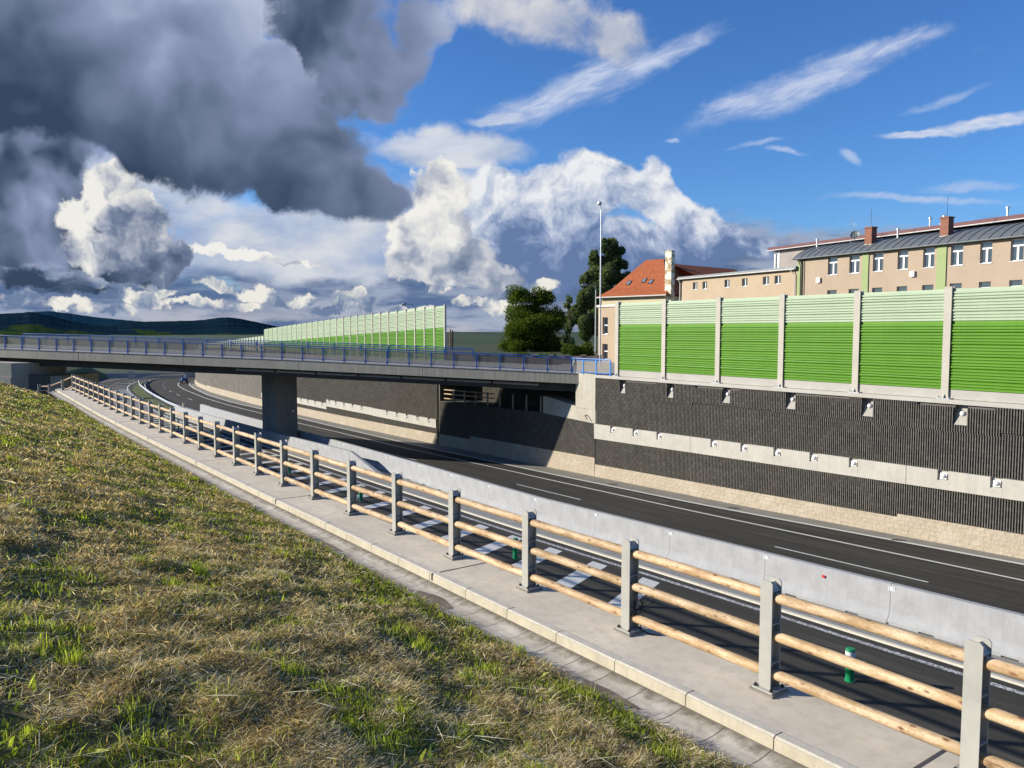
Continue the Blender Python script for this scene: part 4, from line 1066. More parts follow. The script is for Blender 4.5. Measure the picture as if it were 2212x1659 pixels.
# descending side rail at the far end of the walkway
sf = thing('side_fence', W(60, 5.4, 5.4), 'short timber rail fence dropping away at the far end of the walkway', 'fence')
e0 = posts[-1]; SP = [e0+Vector((-.9, .3, -.35)), e0+Vector((-2.0, .6, -.72)), e0+Vector((-3.2, 1.2, -.78)), e0+Vector((-4.0, 1.4, -.8))]
SP[2] = e0+Vector((-2.9, .9, -.74))
for p in SP[:3]:
    o = PL.copy(); o.parent = sf; col.objects.link(o); o.location = p-sf.location
for a, b_ in zip([e0]+SP[:2], SP[:3]):
    for h in (.955, .3):
        q = MB(); q.tube([a+Vector((0, 0, h)), b_+Vector((0, 0, h))], .05, 8); q.build('rail', M_WOOD, sf)
# cable tangle on one post
cb = MB(); p = posts[6]-fence_dir(6.7)*.085
def loop(c, r, tilt, n=14): return [c+Vector((math.cos(a)*r*.8, math.cos(a)*r*.3, math.sin(a)*r)) for a in [tilt+2*math.pi*.9*i/n for i in range(n+1)]]
cb.tube(loop(p+Vector((.02, -.03, .40)), .10, .5), .005, 6); cb.tube(loop(p+Vector((.03, -.02, .36)), .07, 2), .005, 6); cb.tube(loop(p+Vector((.02, -.03, .33)), .09, 3.3), .005, 6)
cb.tube([p+Vector((.0, -.02, .42)), p+Vector((-.01, -.04, .2)), p+Vector((.05, -.05, .07)), p+Vector((.16, -.06, .02)), p+Vector((.28, -.09, .012))], .009, 7)
for k in range(6): cb.tube([p+Vector((.03, -.02, .30)), p+Vector((.08+.02*k, -.02-.01*k, .27+.05*(k-2))), p+Vector((.13+.03*k, 0, .25+.07*(k-2)))], .0025, 5)
tag(cb.build('cable_bundle', M_BLACK, None, loc=p), 'tangle of black cables hanging on a fence post beside the walkway', 'cable')

# retaining wall carrying the walkway
wl = thing('walkway_wall', W(20, 6.6, 3), 'concrete wall carrying the walkway above the slip road', 'wall')
q = MB(); 
for a, b_ in zip(frange(-30, 62.6, 3)[:-1], frange(-30, 62.6, 3)[1:]):
    q.hexa([W(b_, n_fence(b_)-.1, -1), W(a, n_fence(a)-.1, -1), W(a, n_fence(a)+.30, -1), W(b_, n_fence(b_)+.30, -1), W(b_, n_fence(b_)-.1, zwalk(b_)-.004), W(a, n_fence(a)-.1, zwalk(a)-.004), W(a, n_fence(a)+.30, zwalk(a)-.004), W(b_, n_fence(b_)+.30, zwalk(b_)-.004)])
q.build('face', M_DECK, wl)
q = MB(); q.hexa([W(62.9, -6, -1), W(62.6, -6, -1), W(62.6, 6, -1), W(62.9, 6, -1), W(62.9, -6, 5.3), W(62.6, -6, 5.3), W(62.6, 6, 5.4), W(62.9, 6, 5.4)]); q.build('end_wall', M_DARKC, wl)

# ------------------------------------------------------------------ concrete road barriers, each segment a thing
def barrier_mesh(L_=4.1, slope_end=False):
    prof = [(-.31, 0), (-.31, .07), (-.20, .26), (-.18, .34), (-.11, 1.13), (-.085, 1.15), (.085, 1.15), (.11, 1.13), (.18, .34), (.20, .26), (.31, .07), (.31, 0)]
    q = MB(); xs = [-L_/2+.005, -L_/2+.03, L_/2-.03, L_/2-.005]
    feet = [(-1.15, -.75), (.75, 1.15)]
    rows = []
    for i, x in enumerate(xs):
        sc_ = .975 if i in (0, 3) else 1
        rows.append([Vector((x, y*sc_, .06+z*(1.04/1.15)*(1 if sc_ == 1 else .995))) for y, z in prof])
    if slope_end: rows[0] = [Vector((v.x-.0, v.y, min(v.z, .13))) for v in rows[0]]; rows[1] = [Vector((v.x+.0, v.y, min(v.z, .16))) for v in rows[1]]
    q.strip([list(reversed(r)) for r in rows]); q.poly(rows[0]); q.poly(list(reversed(rows[-1])))
    for a, b_ in ((-L_/2+.04, -1.2), (-.80, .80), (1.2, L_/2-.04)): q.box(((a+b_)/2, 0, .032), ((b_-a)/2, .305, .031))
    return q
BAR = barrier_mesh().build('body', M_BARR, None, local=True)
q = MB()
for y in (-.112, .112):
    q.box((4.1/2, y, .97), (.05, .012, .06)); q.box((4.1/2-.085, y, .97), (.010, .018, .06)); q.box((4.1/2+.085, y, .97), (.010, .018, .06))
CLIP = q.build('joint_clip', M_WHITEP, None, local=True)
TERM = barrier_mesh(4.1, True).build('body', M_BARR, None, local=True)
used = {'b': 0, 't': 0}
def place_barrier(s0, s1, nf, label, group, end=False):
    a, b_ = W(s0, nf(s0), roadz(s0, nf(s0))+.04), W(s1, nf(s1), roadz(s1, nf(s1))+.04)
    c = (a+b_)/2; d = b_-a
    r = thing('concrete_barrier', c, label, 'barrier', group)
    M_ = Matrix.Rotation(math.atan2(d.y, d.x), 4, 'Z') @ Matrix.Rotation(-math.atan2(d.z, math.hypot(d.x, d.y)), 4, 'Y')
    r.rotation_euler = M_.to_euler(); src = TERM if end else BAR; k = 't' if end else 'b'
    o = src if not used[k] else src.copy()
    if used[k]: col.objects.link(o)
    used[k] += 1; o.parent = r; o.scale = (d.length/4.1, 1, 1)
    if not end:
        o = CLIP if used['b'] == 1 else CLIP.copy()
        if used['b'] > 1: col.objects.link(o)
        o.parent = r
    return r
n_far = lambda s: interp(s, [(-30, 20.68), (28, 20.80), (40, 21.5), (50, 21.9), (60, 22.15), (75, 22.1), (98, 22.6)])
n_near = lambda s: interp(s, [(43, 20.35), (50, 20.15), (60, 19.7), (70, 19.35), (98, 19.5)])
for k in range(27):
    s0 = -9.62+4.13*k+.0
    if s0 > 96: break
    place_barrier(s0, s0+4.13, n_far, 'pale concrete barrier segment of the long motorway row, %s from its right end' % ORD[k], 'concrete barriers in the row beside the motorway')
TS = 43.0
place_barrier(TS, TS+4.1, n_near, 'sloping end segment of the shorter barrier row, ramping down to the concrete strip', 'concrete barriers in the row beside the slip road', True)
for k in range(12):
    s0 = TS+4.13*(k+1)
    place_barrier(s0, s0+4.13, n_near, 'pale concrete barrier of the shorter slip road row, %s beyond its sloping end' % ORD[k], 'concrete barriers in the row beside the slip road')
q = MB(); c = W(13.1, 20.60, roadz(13.1, 20.8)+.04+.85); q.box(c, (.045, .008, .04), U, N); tag(q.build('sticker', M_RED, None, loc=c), 'small torn red sticker on the face of a pale concrete barrier', 'sticker')

# ------------------------------------------------------------------ green delineators
DEL = None
DS = [9.35, 22.3, 35.8, 46.5, 57.5, 68, 79, 88.4, 97.5]
for i, s in enumerate(DS):
    n = 15.83 if s < 70 else 16.1; p = W(s, n, roadz(s, n))
    if DEL is None:
        r = thing('delineator', p, '', 'delineator', 'green delineators along the slip road')
        def ring(z0, z1, r0, r1): 
            q = MB(); q.tube([(0, 0, z0), (0, 0, z1)], [r0, r1], 18); return q
        q = MB(); q.tube([(0, 0, 0), (0, 0, .02), (0, 0, .03), (0, 0, .40), (0, 0, .70), (0, 0, .75)], [.115, .115, .09, .10, .105, .09], 18); q.build('body', M_GREENP, r, smooth=False, local=True).location = (0, 0, 0)
        for z in (.42, .58):
            o = ring(z, z+.11, .105, .107).build('reflective_band', M_WHITEP, None, local=True); o.parent = r
        DEL = r
    else:
        r = copy_tree(DEL); r.location = p
    r['label'] = 'green delineator with two white bands beside the slip road, %s from the right' % ORD[i]

# guardrail between slip road and motorway further on
gr = thing('guardrail', W(130, 22.5, -.8), 'galvanised steel guardrail curving away between the slip road and the motorway', 'guardrail')
GP = [(99.5, 20.5), (110, 21.1), (120, 21.9), (136.6, 23.1), (152, 24.6), (164.3, 26.4), (173, 28.4), (178, 30.2), (182, 33.3), (183.5, 39)]
def polyl(P, st):
    out = []
    for (a, b_) in zip(P, P[1:]):
        L_ = math.hypot(b_[0]-a[0], b_[1]-a[1]); k = max(1, int(L_/st)); out += [(a[0]+(b_[0]-a[0])*i/k, a[1]+(b_[1]-a[1])*i/k) for i in range(k)]
    return out+[P[-1]]
gp = polyl(GP, 2.0)
q = MB(); wprof = [(.04, .45), (0, .50), (0, .55), (.05, .60), (0, .65), (0, .70), (.04, .76), (.06, .77), (.06, .44), (.04, .45)]
rows = []
for (s, n) in gp:
    rows.append([W(s, n+d, roadz(s, n)+.08+z) for d, z in wprof])
q.strip(rows); q.build('rail', M_GALV, gr)
for (s, n) in gp[::1]:
    q = MB(); q.box(W(s, n+.12, roadz(s, n)+.38), (.03, .05, .38), U, N); q.build('post', M_GALV, gr, loc=W(s, n, 0))
q = MB(); q.box(W(99.2, 20.9, .1), (.14, .10, .55), U, N); q.box(W(99.2, 20.9, .70), (.17, .13, .06), U, N); tag(q.build('marker_box', M_POSTC, None, loc=W(99.2, 20.9, -.4)), 'small pale box on a stand where the guardrail meets the concrete barriers', 'box')
# far low concrete wall across the bend
fc = thing('concrete_barrier', W(188, 30, -.8), 'long low concrete wall closing the far bend of the road', 'barrier')
q = MB(); FC = [(190.5, 24.5), (188, 29), (186, 33), (184.6, 38.8), (184, 46), (185, 60)]
for a, b_ in zip(FC, FC[1:]):
    va, vb = W(*a), W(*b_); d = (vb-va).normalized(); n_ = Vector((-d.y, d.x, 0))*.3; Z = Vector((0, 0, 1))
    q.hexa([va-n_-Z, vb-n_-Z, vb+n_-Z, va+n_-Z, va-n_*.4+Z*.25, vb-n_*.4+Z*.25, vb+n_*.4+Z*.25, va+n_*.4+Z*.25])
q.build('face', M_BARR, fc)
# ------------------------------------------------------------------ buildings
class Fr:                          # frame of a facade: t along it, o inwards, z up
    def __init__(s, p, d): s.p = Vector((*p, 0)); s.d = Vector((*d, 0)).normalized(); s.n = Vector((-s.d.y, s.d.x, 0))
    def __call__(s, t, o, z): return s.p+s.d*t+s.n*o+Vector((0, 0, z))
    def box(s, q, t0, t1, o0, o1, z0, z1):
        q.hexa([s(t0, o0, z0), s(t1, o0, z0), s(t1, o1, z0), s(t0, o1, z0), s(t0, o0, z1), s(t1, o0, z1), s(t1, o1, z1), s(t0, o1, z1)])
def facade(q, F, t0, t1, z0, z1, rows, th=.28):
    z = z0
    for zb, zt, W_ in rows:
        F.box(q, t0, t1, 0, th, z, zb)
        x = t0
        for a, b_ in W_+[(t1, t1)]:
            if a > x: F.box(q, x, a, 0, th, zb, zt)
            x = b_
        z = zt
    F.box(q, t0, t1, 0, th, z, z1)
def window(parent, F, a, b_, zb, zt, kind='tall'):
    q = MB(); w = .07; o0, o1 = .17, .23
    F.box(q, a, a+w, o0, o1, zb, zt); F.box(q, b_-w, b_, o0, o1, zb, zt); F.box(q, a+w, b_-w, o0, o1, zb, zb+w); F.box(q, a+w, b_-w, o0, o1, zt-w, zt)
    c = (a+b_)/2
    if kind == 'tall':
        zm = zb+(zt-zb)*.66; F.box(q, a+w, b_-w, o0-.02, o1-.003, zm, zm+.14); F.box(q, c-.09, c+.09, o0-.02, o1-.003, zb+w, zm)
    elif kind == 'short': F.box(q, c-.05, c+.05, o0-.02, o1-.003, zb+w, zt-w)
    else:
        zm = (zb+zt)/2; F.box(q, a+w, b_-w, o0-.02, o1-.003, zm, zm+.1)
    f = q.build('window', M_WFRAME, parent, loc=F(a, 0, zb))
    q = MB(); F.box(q, a+w, b_-w, .205, .215, zb+w, zt-w); q.build('pane', M_GLASS, f, loc=F(a, 0, zb))
    q = MB(); F.box(q, a-.04, b_+.04, -.06, .17, zb-.05, zb-.002); q.build('sill', M_WFRAME, f, loc=F(a, 0, zb))
    q = MB(); F.box(q, a, b_, .28, .30, zb, zt); q.build('backing', M_DKTRIM, f, loc=F(a, 0, zb))
FM = Fr((31.97, 85.5), (.482, -.876))
mb_ = thing('apartment_building', FM(0, 0, 6.5), 'long salmon building with green pilasters, white windows and a curved grey metal roof', 'building')
WT = [(3.43, 4.61), (6.07, 7.26), (8.8, 9.93), (11.49, 12.58), (14.1, 15.21), (16.77, 17.88), (19.4, 20.43), (21.97, 23.02), (24.7, 25.8), (27.3, 28.4), (30, 31.1)]
q = MB(); facade(q, FM, 0.06, 36, 6.5, 17.40, [(8.6, 10.4, WT), (12.05, 13.87, WT), (15.48, 17.34, WT)])
q.build('wall', M_PL, mb_)
q = MB(); FM.box(q, .06, .36, .28, 10, 6.5, 17.4); FM.box(q, 35.7, 36, .28, 10, 6.5, 17.4); FM.box(q, .36, 35.7, 9.7, 10, 6.5, 17.4); FM.box(q, .4, 35.6, 1.2, 1.3, 6.5, 17.3); q.build('inner_wall', M_DKTRIM, mb_)
q = MB(); FM.box(q, .06, .36, .29, 10, 6.5, 17.4)
for a, b_ in [(-.5, .058), (7.62, 8.36), (15.5, 16.4), (23.35, 24.2), (31.6, 32.4)]:
    q = MB(); FM.box(q, a, b_, -.10, (.30 if a < 0 else -.003), 6.5, 17.38); q.build('pilaster', M_PLG, mb_, loc=FM(a, 0, 6.5))
for t in (.02, .25): 
    q = MB(); q.tube([FM(t, -.2, 6.5), FM(t, -.2, 16.7), FM(t-.1, -.35, 17.1), FM(t-.25, -.40, 17.4)], .055, 8); q.build('downpipe', M_DKTRIM, mb_, loc=FM(t, 0, 6.5))
for a, b_ in WT:
    window(mb_, FM, a, b_, 15.48, 17.34); window(mb_, FM, a, b_, 12.05, 13.87)
RP = [(-.42, 17.50), (.2, 17.93), (1.0, 18.35), (2.0, 18.75), (3.0, 19.02), (4.0, 19.18), (5.2, 19.25), (10.3, 18.6)]
q = MB(); q.strip([[FM(-.9+(.0), o, z) for o, z in RP], [FM(36.3, o, z) for o, z in RP]]); q.poly([FM(-.9, o, z) for o, z in RP]+[FM(-.9, 10.3, 17.3), FM(-.9, -.42, 17.42)]); q.strip([[FM(-.9, o, z-.12) for o, z in reversed(RP)], [FM(36.3, o, z-.12) for o, z in reversed(RP)]])
rf = q.build('roof', M_ROOFG, mb_)
q = MB(); k = -.9
while k < 36.3:
    for (o0, z0), (o1, z1) in zip(RP[:6], RP[1:7]):
        q.hexa([FM(k-.02, o0, z0), FM(k+.02, o0, z0), FM(k+.02, o1, z1), FM(k-.02, o1, z1), FM(k-.02, o0, z0+.05), FM(k+.02, o0, z0+.05), FM(k+.02, o1, z1+.05), FM(k-.02, o1, z1+.05)])
    k += .92
q.build('seams', M_SEAM, rf)
q = MB(); q.tube([FM(-.95, -.50, 17.47), FM(36.4, -.50, 17.47)], .075, 8); q.build('gutter', M_ROOFG, mb_)
q = MB(); FM.box(q, -.6, 36, -.40, -.0, 17.385, 17.43); q.build('eaves', M_DKTRIM, mb_)
for tc in (7.35, 15.35, 27.0):
    q = MB(); FM.box(q, tc-.40, tc+.40, 1.1, 1.9, 18.0, 20.05); ch = q.build('chimney', M_CHIM, rf, loc=FM(tc, 1.5, 18))
    q = MB(); FM.box(q, tc-.47, tc+.47, 1.03, 1.97, 20.053, 20.17); q.build('chimney_cap', M_CHIM, rf, loc=FM(tc, 1.5, 20))
    q = MB(); FM.box(q, tc-.43, tc+.43, 1.07, 1.93, 18.1, 18.42); q.build('flashing', M_GUTT, rf, loc=FM(tc, 1.5, 18))
    q = MB(); q.tube([FM(tc, 1.5, 20.1), FM(tc, 1.5, 22.0)], .018, 5); q.build('lightning_rod', M_DKTRIM, rf, loc=FM(tc, 1.5, 20))
for tc in (-1.0+.8, 9.6, 14.1, 22.8):
    q = MB(); c = FM(tc, 2.6, 18.7); q.tube([c, c+Vector((0, 0, .95))], .09, 10); q.tube([c+Vector((0, 0, .95)), c+Vector((0, 0, 1.15))], .15, 10); q.build('vent', M_TIN, rf, loc=c)
q = MB(); c = FM(4.3, 2.4, 18.7); q.tube([c, c+Vector((0, 0, 2.9))], .03, 6)
for zz, ll in ((2.2, .6), (1.1, 1.1), (1.7, .35)): q.tube([c+FM.d*-ll+Vector((0, 0, zz)), c+FM.d*ll*.6+Vector((0, 0, zz))], .015, 5)
for k in range(4): q.tube([c+FM.d*(.3+.12*k)+Vector((0, 0, 1.9)), c+FM.d*(.3+.12*k)+Vector((0, 0, 2.3))], .01, 4)
q.build('antenna', M_TIN, rf, loc=c)
q = MB(); ax = Vector((-.55, -.75, .3)).normalized(); c = FM(4.9, 2.2, 19.75)
q.dome(c-ax*.12, .46, -ax*1, .28, 20, 4); q.tube([c, FM(4.7, 2.5, 18.8)], .04, 6); q.tube([c-ax*.1, c+ax*.5], .02, 5); q.build('satellite_dish', M_ROOFG, rf, loc=c)
for tc, zz in ((2.05, 15.0), (13.55, 14.85)):
    pass
for tc, zz in ((2.35, 14.75), (13.15, 14.72)):
    q = MB(); FM.box(q, tc-.24, tc+.24, -.22, 0, zz, zz+.52); q.dome(FM(tc, -.12, zz), .07, (0, 0, -1), 1, 8, 3); q.build('wall_box', M_WFRAME, mb_, loc=FM(tc, 0, zz))
# annex
an = thing('annex_building', FM(-19.4, 0, 6.5), 'lower salmon building with a row of small windows, left of the grey-roofed building', 'building')
AT = [(-17.45, -16.6), (-15.66, -14.8), (-11.76, -10.9), (-8.86, -7.95), (-5.56, -4.65), (-3.82, -2.9)]
q = MB(); facade(q, FM, -19.6, -.55, 6.5, 16.35, [(14.92, 15.86, AT)]); FM.box(q, -19.6, -19.3, .28, 7, 6.5, 16.3); FM.box(q, -19.3, -.6, 1.2, 1.3, 6.5, 16.2); q.build('wall', M_PLB, an)
for a, b_ in AT: window(an, FM, a, b_, 14.92, 15.86, 'short')
q = MB(); q.hexa([FM(-20, -.4, 16.36), FM(-.5, -.4, 16.36), FM(-.5, 7.3, 16.5), FM(-20, 7.3, 16.5), FM(-20, -.4, 16.70), FM(-.5, -.4, 16.70), FM(-.5, 5, 17.15), FM(-20, 5, 17.0)]); q.build('roof', M_ROOFG, an)
q = MB(); q.tube([FM(-20.1, -.46, 16.40), FM(-.6, -.46, 16.40)], .065, 8); q.tube([FM(-19.75, -.45, 16.35), FM(-19.75, -.15, 15.9), FM(-19.75, -.15, 6.5)], .07, 8); q.tube([FM(-1.2, -.45, 16.35), FM(-.8, -.15, 15.7), FM(-.8, -.15, 6.5)], .06, 8); q.build('gutter', M_GUTT, an)
# maroon roofed block behind
mk = thing('rear_building', FM(-9, 5.5, 6.5), 'taller mauve building with a maroon roof showing behind the grey metal roof', 'building')
q = MB(); FM.box(q, -9, 40, 5.6, 16, 6.5, 19.45); q.build('wall', M_PLM, mk)
q = MB(); q.hexa([FM(-9.6, 5.0, 19.5), FM(40, 5.0, 19.8), FM(40, 16, 19.8), FM(-9.6, 16, 19.5), FM(-9.6, 5.0, 19.85), FM(40, 5.0, 20.25), FM(40, 8.5, 20.7), FM(-7.6, 8.5, 20.35)]); rk_ = q.build('roof', M_ROOFR, mk)
q = MB(); q.tube([FM(-9.7, 4.94, 19.46), FM(40, 4.94, 19.80)], .06, 8); q.tube([FM(-8.9, 5.0, 19.4), FM(-8.7, 5.45, 19.0), FM(-8.7, 5.45, 12)], .07, 8); q.build('gutter', M_GUTT, mk)
q = MB(); FM.box(q, -9.02, -8.2, 5.55, 5.6, 6.5, 19.3); q.build('corner_strip', M_WFRAME, mk)
for tc in (9.5, 11.0, 17.2):
    q = MB(); c = FM(tc, 8, 20.4); q.tube([c, c+Vector((0, 0, .8))], .1, 8); q.tube([c+Vector((0, 0, .8)), c+Vector((0, 0, .95))], .17, 8); q.build('vent', M_TIN, rk_, loc=c)

# red-tiled house
hs = thing('tiled_house', Vector((13, 90, 6.5)), 'yellow house with a steep orange clay tile hip roof and three roof windows', 'house')
FH = Fr((13.34, 118.0), (.707, -.707))
LH = 11.9; DH = 12.8
q = MB(); FH.box(q, .25, LH-.2, .25, DH, 6.5, 14.55); q.build('wall', M_PLY, hs)
zr = 20.47
e = .35
rp = [FH(-e, -e, 14.70), FH(LH+e, -e, 14.70), FH(LH+e, DH+e, 14.70), FH(-e, DH+e, 14.70)]
m1 = [FH(1.1, 1.6, 15.98), FH(LH-.85, 1.6, 15.98), FH(LH-.85, DH-1.6, 15.98), FH(1.1, DH-1.6, 15.98)]
A1, A2 = FH(3.95, 6.4, zr), FH(7.2, 6.4, zr)
q = MB()
def uvq(pts, F):
    return None
for i in range(4):
    j = (i+1) % 4; q.quad(rp[i], rp[j], m1[j], m1[i])
q.quad(m1[0], m1[1], A2, A1); q.poly([m1[1], m1[2], A2]); q.quad(m1[2], m1[3], A1, A2); q.poly([m1[3], m1[0], A1]); q.quad(*[p-Vector((0, 0, .02)) for p in reversed(rp)])
# roof windows use the slope of the front face
rh = q.build('roof', M_TILE, hs)
def on_roof(t, zz):
    k = (zz-15.98)/(zr-15.98); return 1.6+(6.4-1.6)*k
for tc, zz in ((3.7, 16.8), (6.3, 17.05), (7.7, 16.8)):
    sl = Vector((FH.n.x*4.8, FH.n.y*4.8, zr-15.98)).normalized(); nn2 = sl.cross(FH.d)*-1
    nn2 = FH.d.cross(sl); c = FH(tc, on_roof(tc, zz), zz)+nn2*.03
    q = MB(); q.box(c, (.33, .50, .06), FH.d, sl, nn2); w_ = q.build('roof_window', M_DKTRIM, rh, loc=c)
    q = MB(); q.box(c+nn2*.062, (.25, .40, .004), FH.d, sl, nn2); q.build('pane', M_GALV, w_, loc=c)
q = MB(); q.tube([FH(-e, -e-.06, 14.63), FH(LH+e, -e-.06, 14.63)], .10, 8); q.build('gutter', M_GUTT, hs)
q = MB(); q.tube([FH(LH+.2, -e, 14.55), FH(LH, .1, 13.9), FH(LH, .15, 6.5)], .06, 6); q.build('downpipe', M_GALV, hs)
q = MB(); a, b_ = Vector((24.3, 118.7, 19.86)), Vector((36.1, 126.0, 19.6)); d = Vector((.53, -.85, 0)); q.quad(a+d*5.5-Vector((0, 0, 2.2)), b_+d*5.5-Vector((0, 0, 2.2)), b_, a); q.quad(a, b_, b_-d*5.5-Vector((0, 0, 2.2)), a-d*5.5-Vector((0, 0, 2.2))); q.poly([b_+d*5.5-Vector((0, 0, 2.2)), b_+d*5.5-Vector((0, 0, 12)), b_-d*5.5-Vector((0, 0, 12)), b_-d*5.5-Vector((0, 0, 2.2)), b_]); q.build('wing_roof', M_TILE, hs)
q = MB(); a, b_, a2, b2 = Vector((22.7, 117.0, 17.94)), Vector((31.0, 119.9, 18.05)), Vector((21.6, 110.2, 12.8)), Vector((25.2, 113.6, 13.0)); q.quad(a2, b2, b_, a); q.quad(a, b_, b_+Vector((-1.5, 3, -2)), a+Vector((-1.5, 3, -2))); q.quad(a2-Vector((0, 0, 6)), b2-Vector((0, 0, 6)), b2, a2); q.build('lower_roof', M_TILE, hs)
q = MB(); c = Vector((22.45, 110.2, 17.05)); q.box(c, (.52, .44, 3.8), FH.d, FH.n); q.build('chimney', M_PEEL, hs, loc=c)
q = MB(); q.box(c+Vector((0, 0, 3.85)), (.56, .48, .04), FH.d, FH.n); q.build('chimney_cap', M_PEEL, hs, loc=c)
# small beige building beside the lamp
sb = thing('flat_roof_building', Vector((8, 72, 6.5)), 'small flat-roofed beige building with two narrow windows at the left end of the noise barrier', 'building')
FB_ = Fr((8.05, 72.0), (.575, -.818))
q = MB(); facade(q, FB_, 0, 9, 6.4, 11.75, [(6.9, 8.35, [(.6, 1.34)]), (9.25, 10.8, [(.6, 1.34)])]); q.build('wall', M_PLB, sb)
q = MB(); q.hexa([FB_(0, .28, 6.4), FB_(.3, .28, 6.4), FB_(.3, 7, 6.4), FB_(-1.0, 7, 6.4), FB_(0, .28, 11.75), FB_(.3, .28, 11.75), FB_(.3, 7, 11.75), FB_(-1.0, 7, 11.75)]); FB_.box(q, .3, 9, 1.2, 1.3, 6.4, 11.7); q.build('side_wall', M_PLB, sb)
q = MB(); FB_.box(q, -.15, 9.1, -.12, 7.1, 11.752, 11.95); q.build('roof', M_GUTT, sb)
window(sb, FB_, .6, 1.34, 9.25, 10.8, 'one'); window(sb, FB_, .6, 1.34, 6.9, 8.35, 'one')
# low wall with brick pillars along the street
gw = thing('garden_wall', Vector((0, 71, 6.5)), 'low cream wall with red brick pillars behind the bridge railing', 'wall')
G0, G1 = Vector((-9.5, 73.2, 6.3)), Vector((8.0, 70.0, 6.3)); gd = (G1-G0).normalized(); gn = Vector((-gd.y, gd.x, 0)); k = 0
q = MB(); c = (G0+G1)/2; q.box(c+Vector((0, 0, .5)), ((G1-G0).length/2, .10, .46), gd, gn); q.build('panel', M_PLB, gw)
while k*1.48 < (G1-G0).length:
    p = G0+gd*k*1.48; q = MB(); q.box(p+Vector((0, 0, .5)), (.19, .19, .5), gd, gn); q.build('pillar', M_CHIM, gw, loc=p); q = MB(); q.box(p+Vector((0, 0, 1.035)), (.24, .24, .03), gd, gn); q.build('pillar_cap', M_PLINTH, gw, loc=p); k += 1

# ------------------------------------------------------------------ lamps and poles
def lamp(px, Y, ztop, arm, label, zb=6.5, r=.07, dirx=-1):
    X = (px-1106)/1661*Y; t = thing('street_lamp', (X, Y, zb), label, 'street lamp')
    q = MB(); q.tube([(X, Y, zb), (X, Y, zb+(ztop-zb)*.5), (X, Y, ztop-.5)], [r, r*.8, r*.5], 10); q.build('pole', M_GALV, t)
    pts = [Vector((X, Y, ztop-.5))+Vector((dirx*arm*(1-math.cos(a)), 0, .5*math.sin(a))) for a in [math.pi/2*i/6 for i in range(7)]]+([Vector((X+dirx*(arm+.5), Y, ztop+.02))] if arm > .3 else [])
    q = MB(); q.tube(pts, r*.45, 8); q.build('arm', M_GALV, t)
    e = pts[-1]; q = MB()
    if arm > .3: q.tube([e, e+Vector((dirx*.15, 0, .03)), e+Vector((dirx*.5, 0, .0)), e+Vector((dirx*.75, 0, -.06))], [.05, .13, .15, .05], 10)
    else: q.tube([e+Vector((0, 0, .06)), e+Vector((0, 0, .12)), e, e-Vector((0, 0, .12))], [.05, .17, .20, .12], 12)
    q.build('lamp_head', M_GALV, t)
lamp(1296, 62, 19.65, .12, 'very tall slim street lamp with a round head at the end of the bridge')
lamp(1286, 88, 14.75, .5, 'shorter street lamp with a curved arm, beside the small beige building', r=.08)
lamp(895, 108, 13.3, .5, 'street lamp whose curved arm shows over the far noise barrier', r=.09)
for i, (px, zt) in enumerate(((973, 9.75), (978, 9.65))):
    X = (px-1106)/1661*96; q = MB(); q.tube([(X, 96, 6.4), (X, 96, zt)], .09, 8); tag(q.build('utility_pole', M_CHIM, None, loc=(X, 96, 6.4)), ['reddish wooden pole, left of the pair beside the end of the far noise barrier', 'reddish wooden pole, right of the pair beside the end of the far noise barrier'][i], 'pole')
X = (978-1106)/1661*96
q = MB(); q.tube([Vector((X, 96, 9.5)).lerp(Vector((10, 150, 9.0)), t)-Vector((0, 0, 1.2*t*(1-t))) for t in [i/10 for i in range(11)]], .02, 5); tag(q.build('overhead_wire', M_BLACK), 'thin overhead wire running from the wooden poles towards the trees', 'wire')

# signs and vehicle by the far road
def sign(s, n, w, h, zc_, label, rot=0.):
    p = W(s, n, roadz(s, n)); t = thing('road_sign', p, label, 'road sign')
    q = MB(); q.box(p+Vector((0, 0, zc_)), (w/2, .03, h/2)); q.build('panel', M_GALV, t)
    for dx in (-w*.28, w*.28):
        q = MB(); q.tube([p+Vector((dx, .05, 0)), p+Vector((dx, .05, zc_))], .04, 6); q.build('leg', M_GALV, t)
sign(158, 12, 1.2, 1.1, 2.6, 'small grey sign on two legs beside the slip road edge')
sign(160.5, 24.6, 1.25, 1.5, 2.0, 'grey back of a sign standing at the tip of the grass verge')
sign(72, 8.8, .9, 1.9, 3.2, 'tall grey panel just beyond the far end of the timber fence')
for i, (s, n) in enumerate([(128, 13.4), (146, 13.8)]):
    p = W(s, n, roadz(s, n)); q = MB(); q.tube([p, p+Vector((0, 0, 1.0)), p+Vector((0, 0, 1.25))], .08, 8); tag(q.build('marker_post', M_WHITEP, None, loc=p), ['white marker post at the outer edge of the slip road, the nearer one', 'white marker post at the outer edge of the slip road, the farther one'][i], 'marker post')
vh = thing('scissor_lift', W(163.5, 34.6, -.8), 'blue scissor lift parked at the foot of the far wall', 'lift')
def F3(a, b_, z): return W(163.5+a, 34.6+b_, -.8+z)
M_DBLUE = simple('dark_blue_paint', (.015, .07, .20), None, 4, .4)
q = MB(); q.box(F3(0, 0, .75), (1.1, .55, .28), U, N); q.build('chassis', M_DBLUE, vh)
for a in (-.8, .8):
    for b_ in (-.5, .5):
        q = MB(); q.tube([F3(a, b_-.1, .32), F3(a, b_+.1, .32)], .32, 12); q.build('wheel', M_BLACK, vh)
for k in range(4):
    q = MB(); q.tube([F3(-.9, .3, 1.05+.3*k), F3(.9, .3, 1.35+.3*k)], .05, 6); q.tube([F3(.9, .25, 1.05+.3*k), F3(-.9, .25, 1.35+.3*k)], .05, 6); q.build('scissor_arm', M_DBLUE, vh)
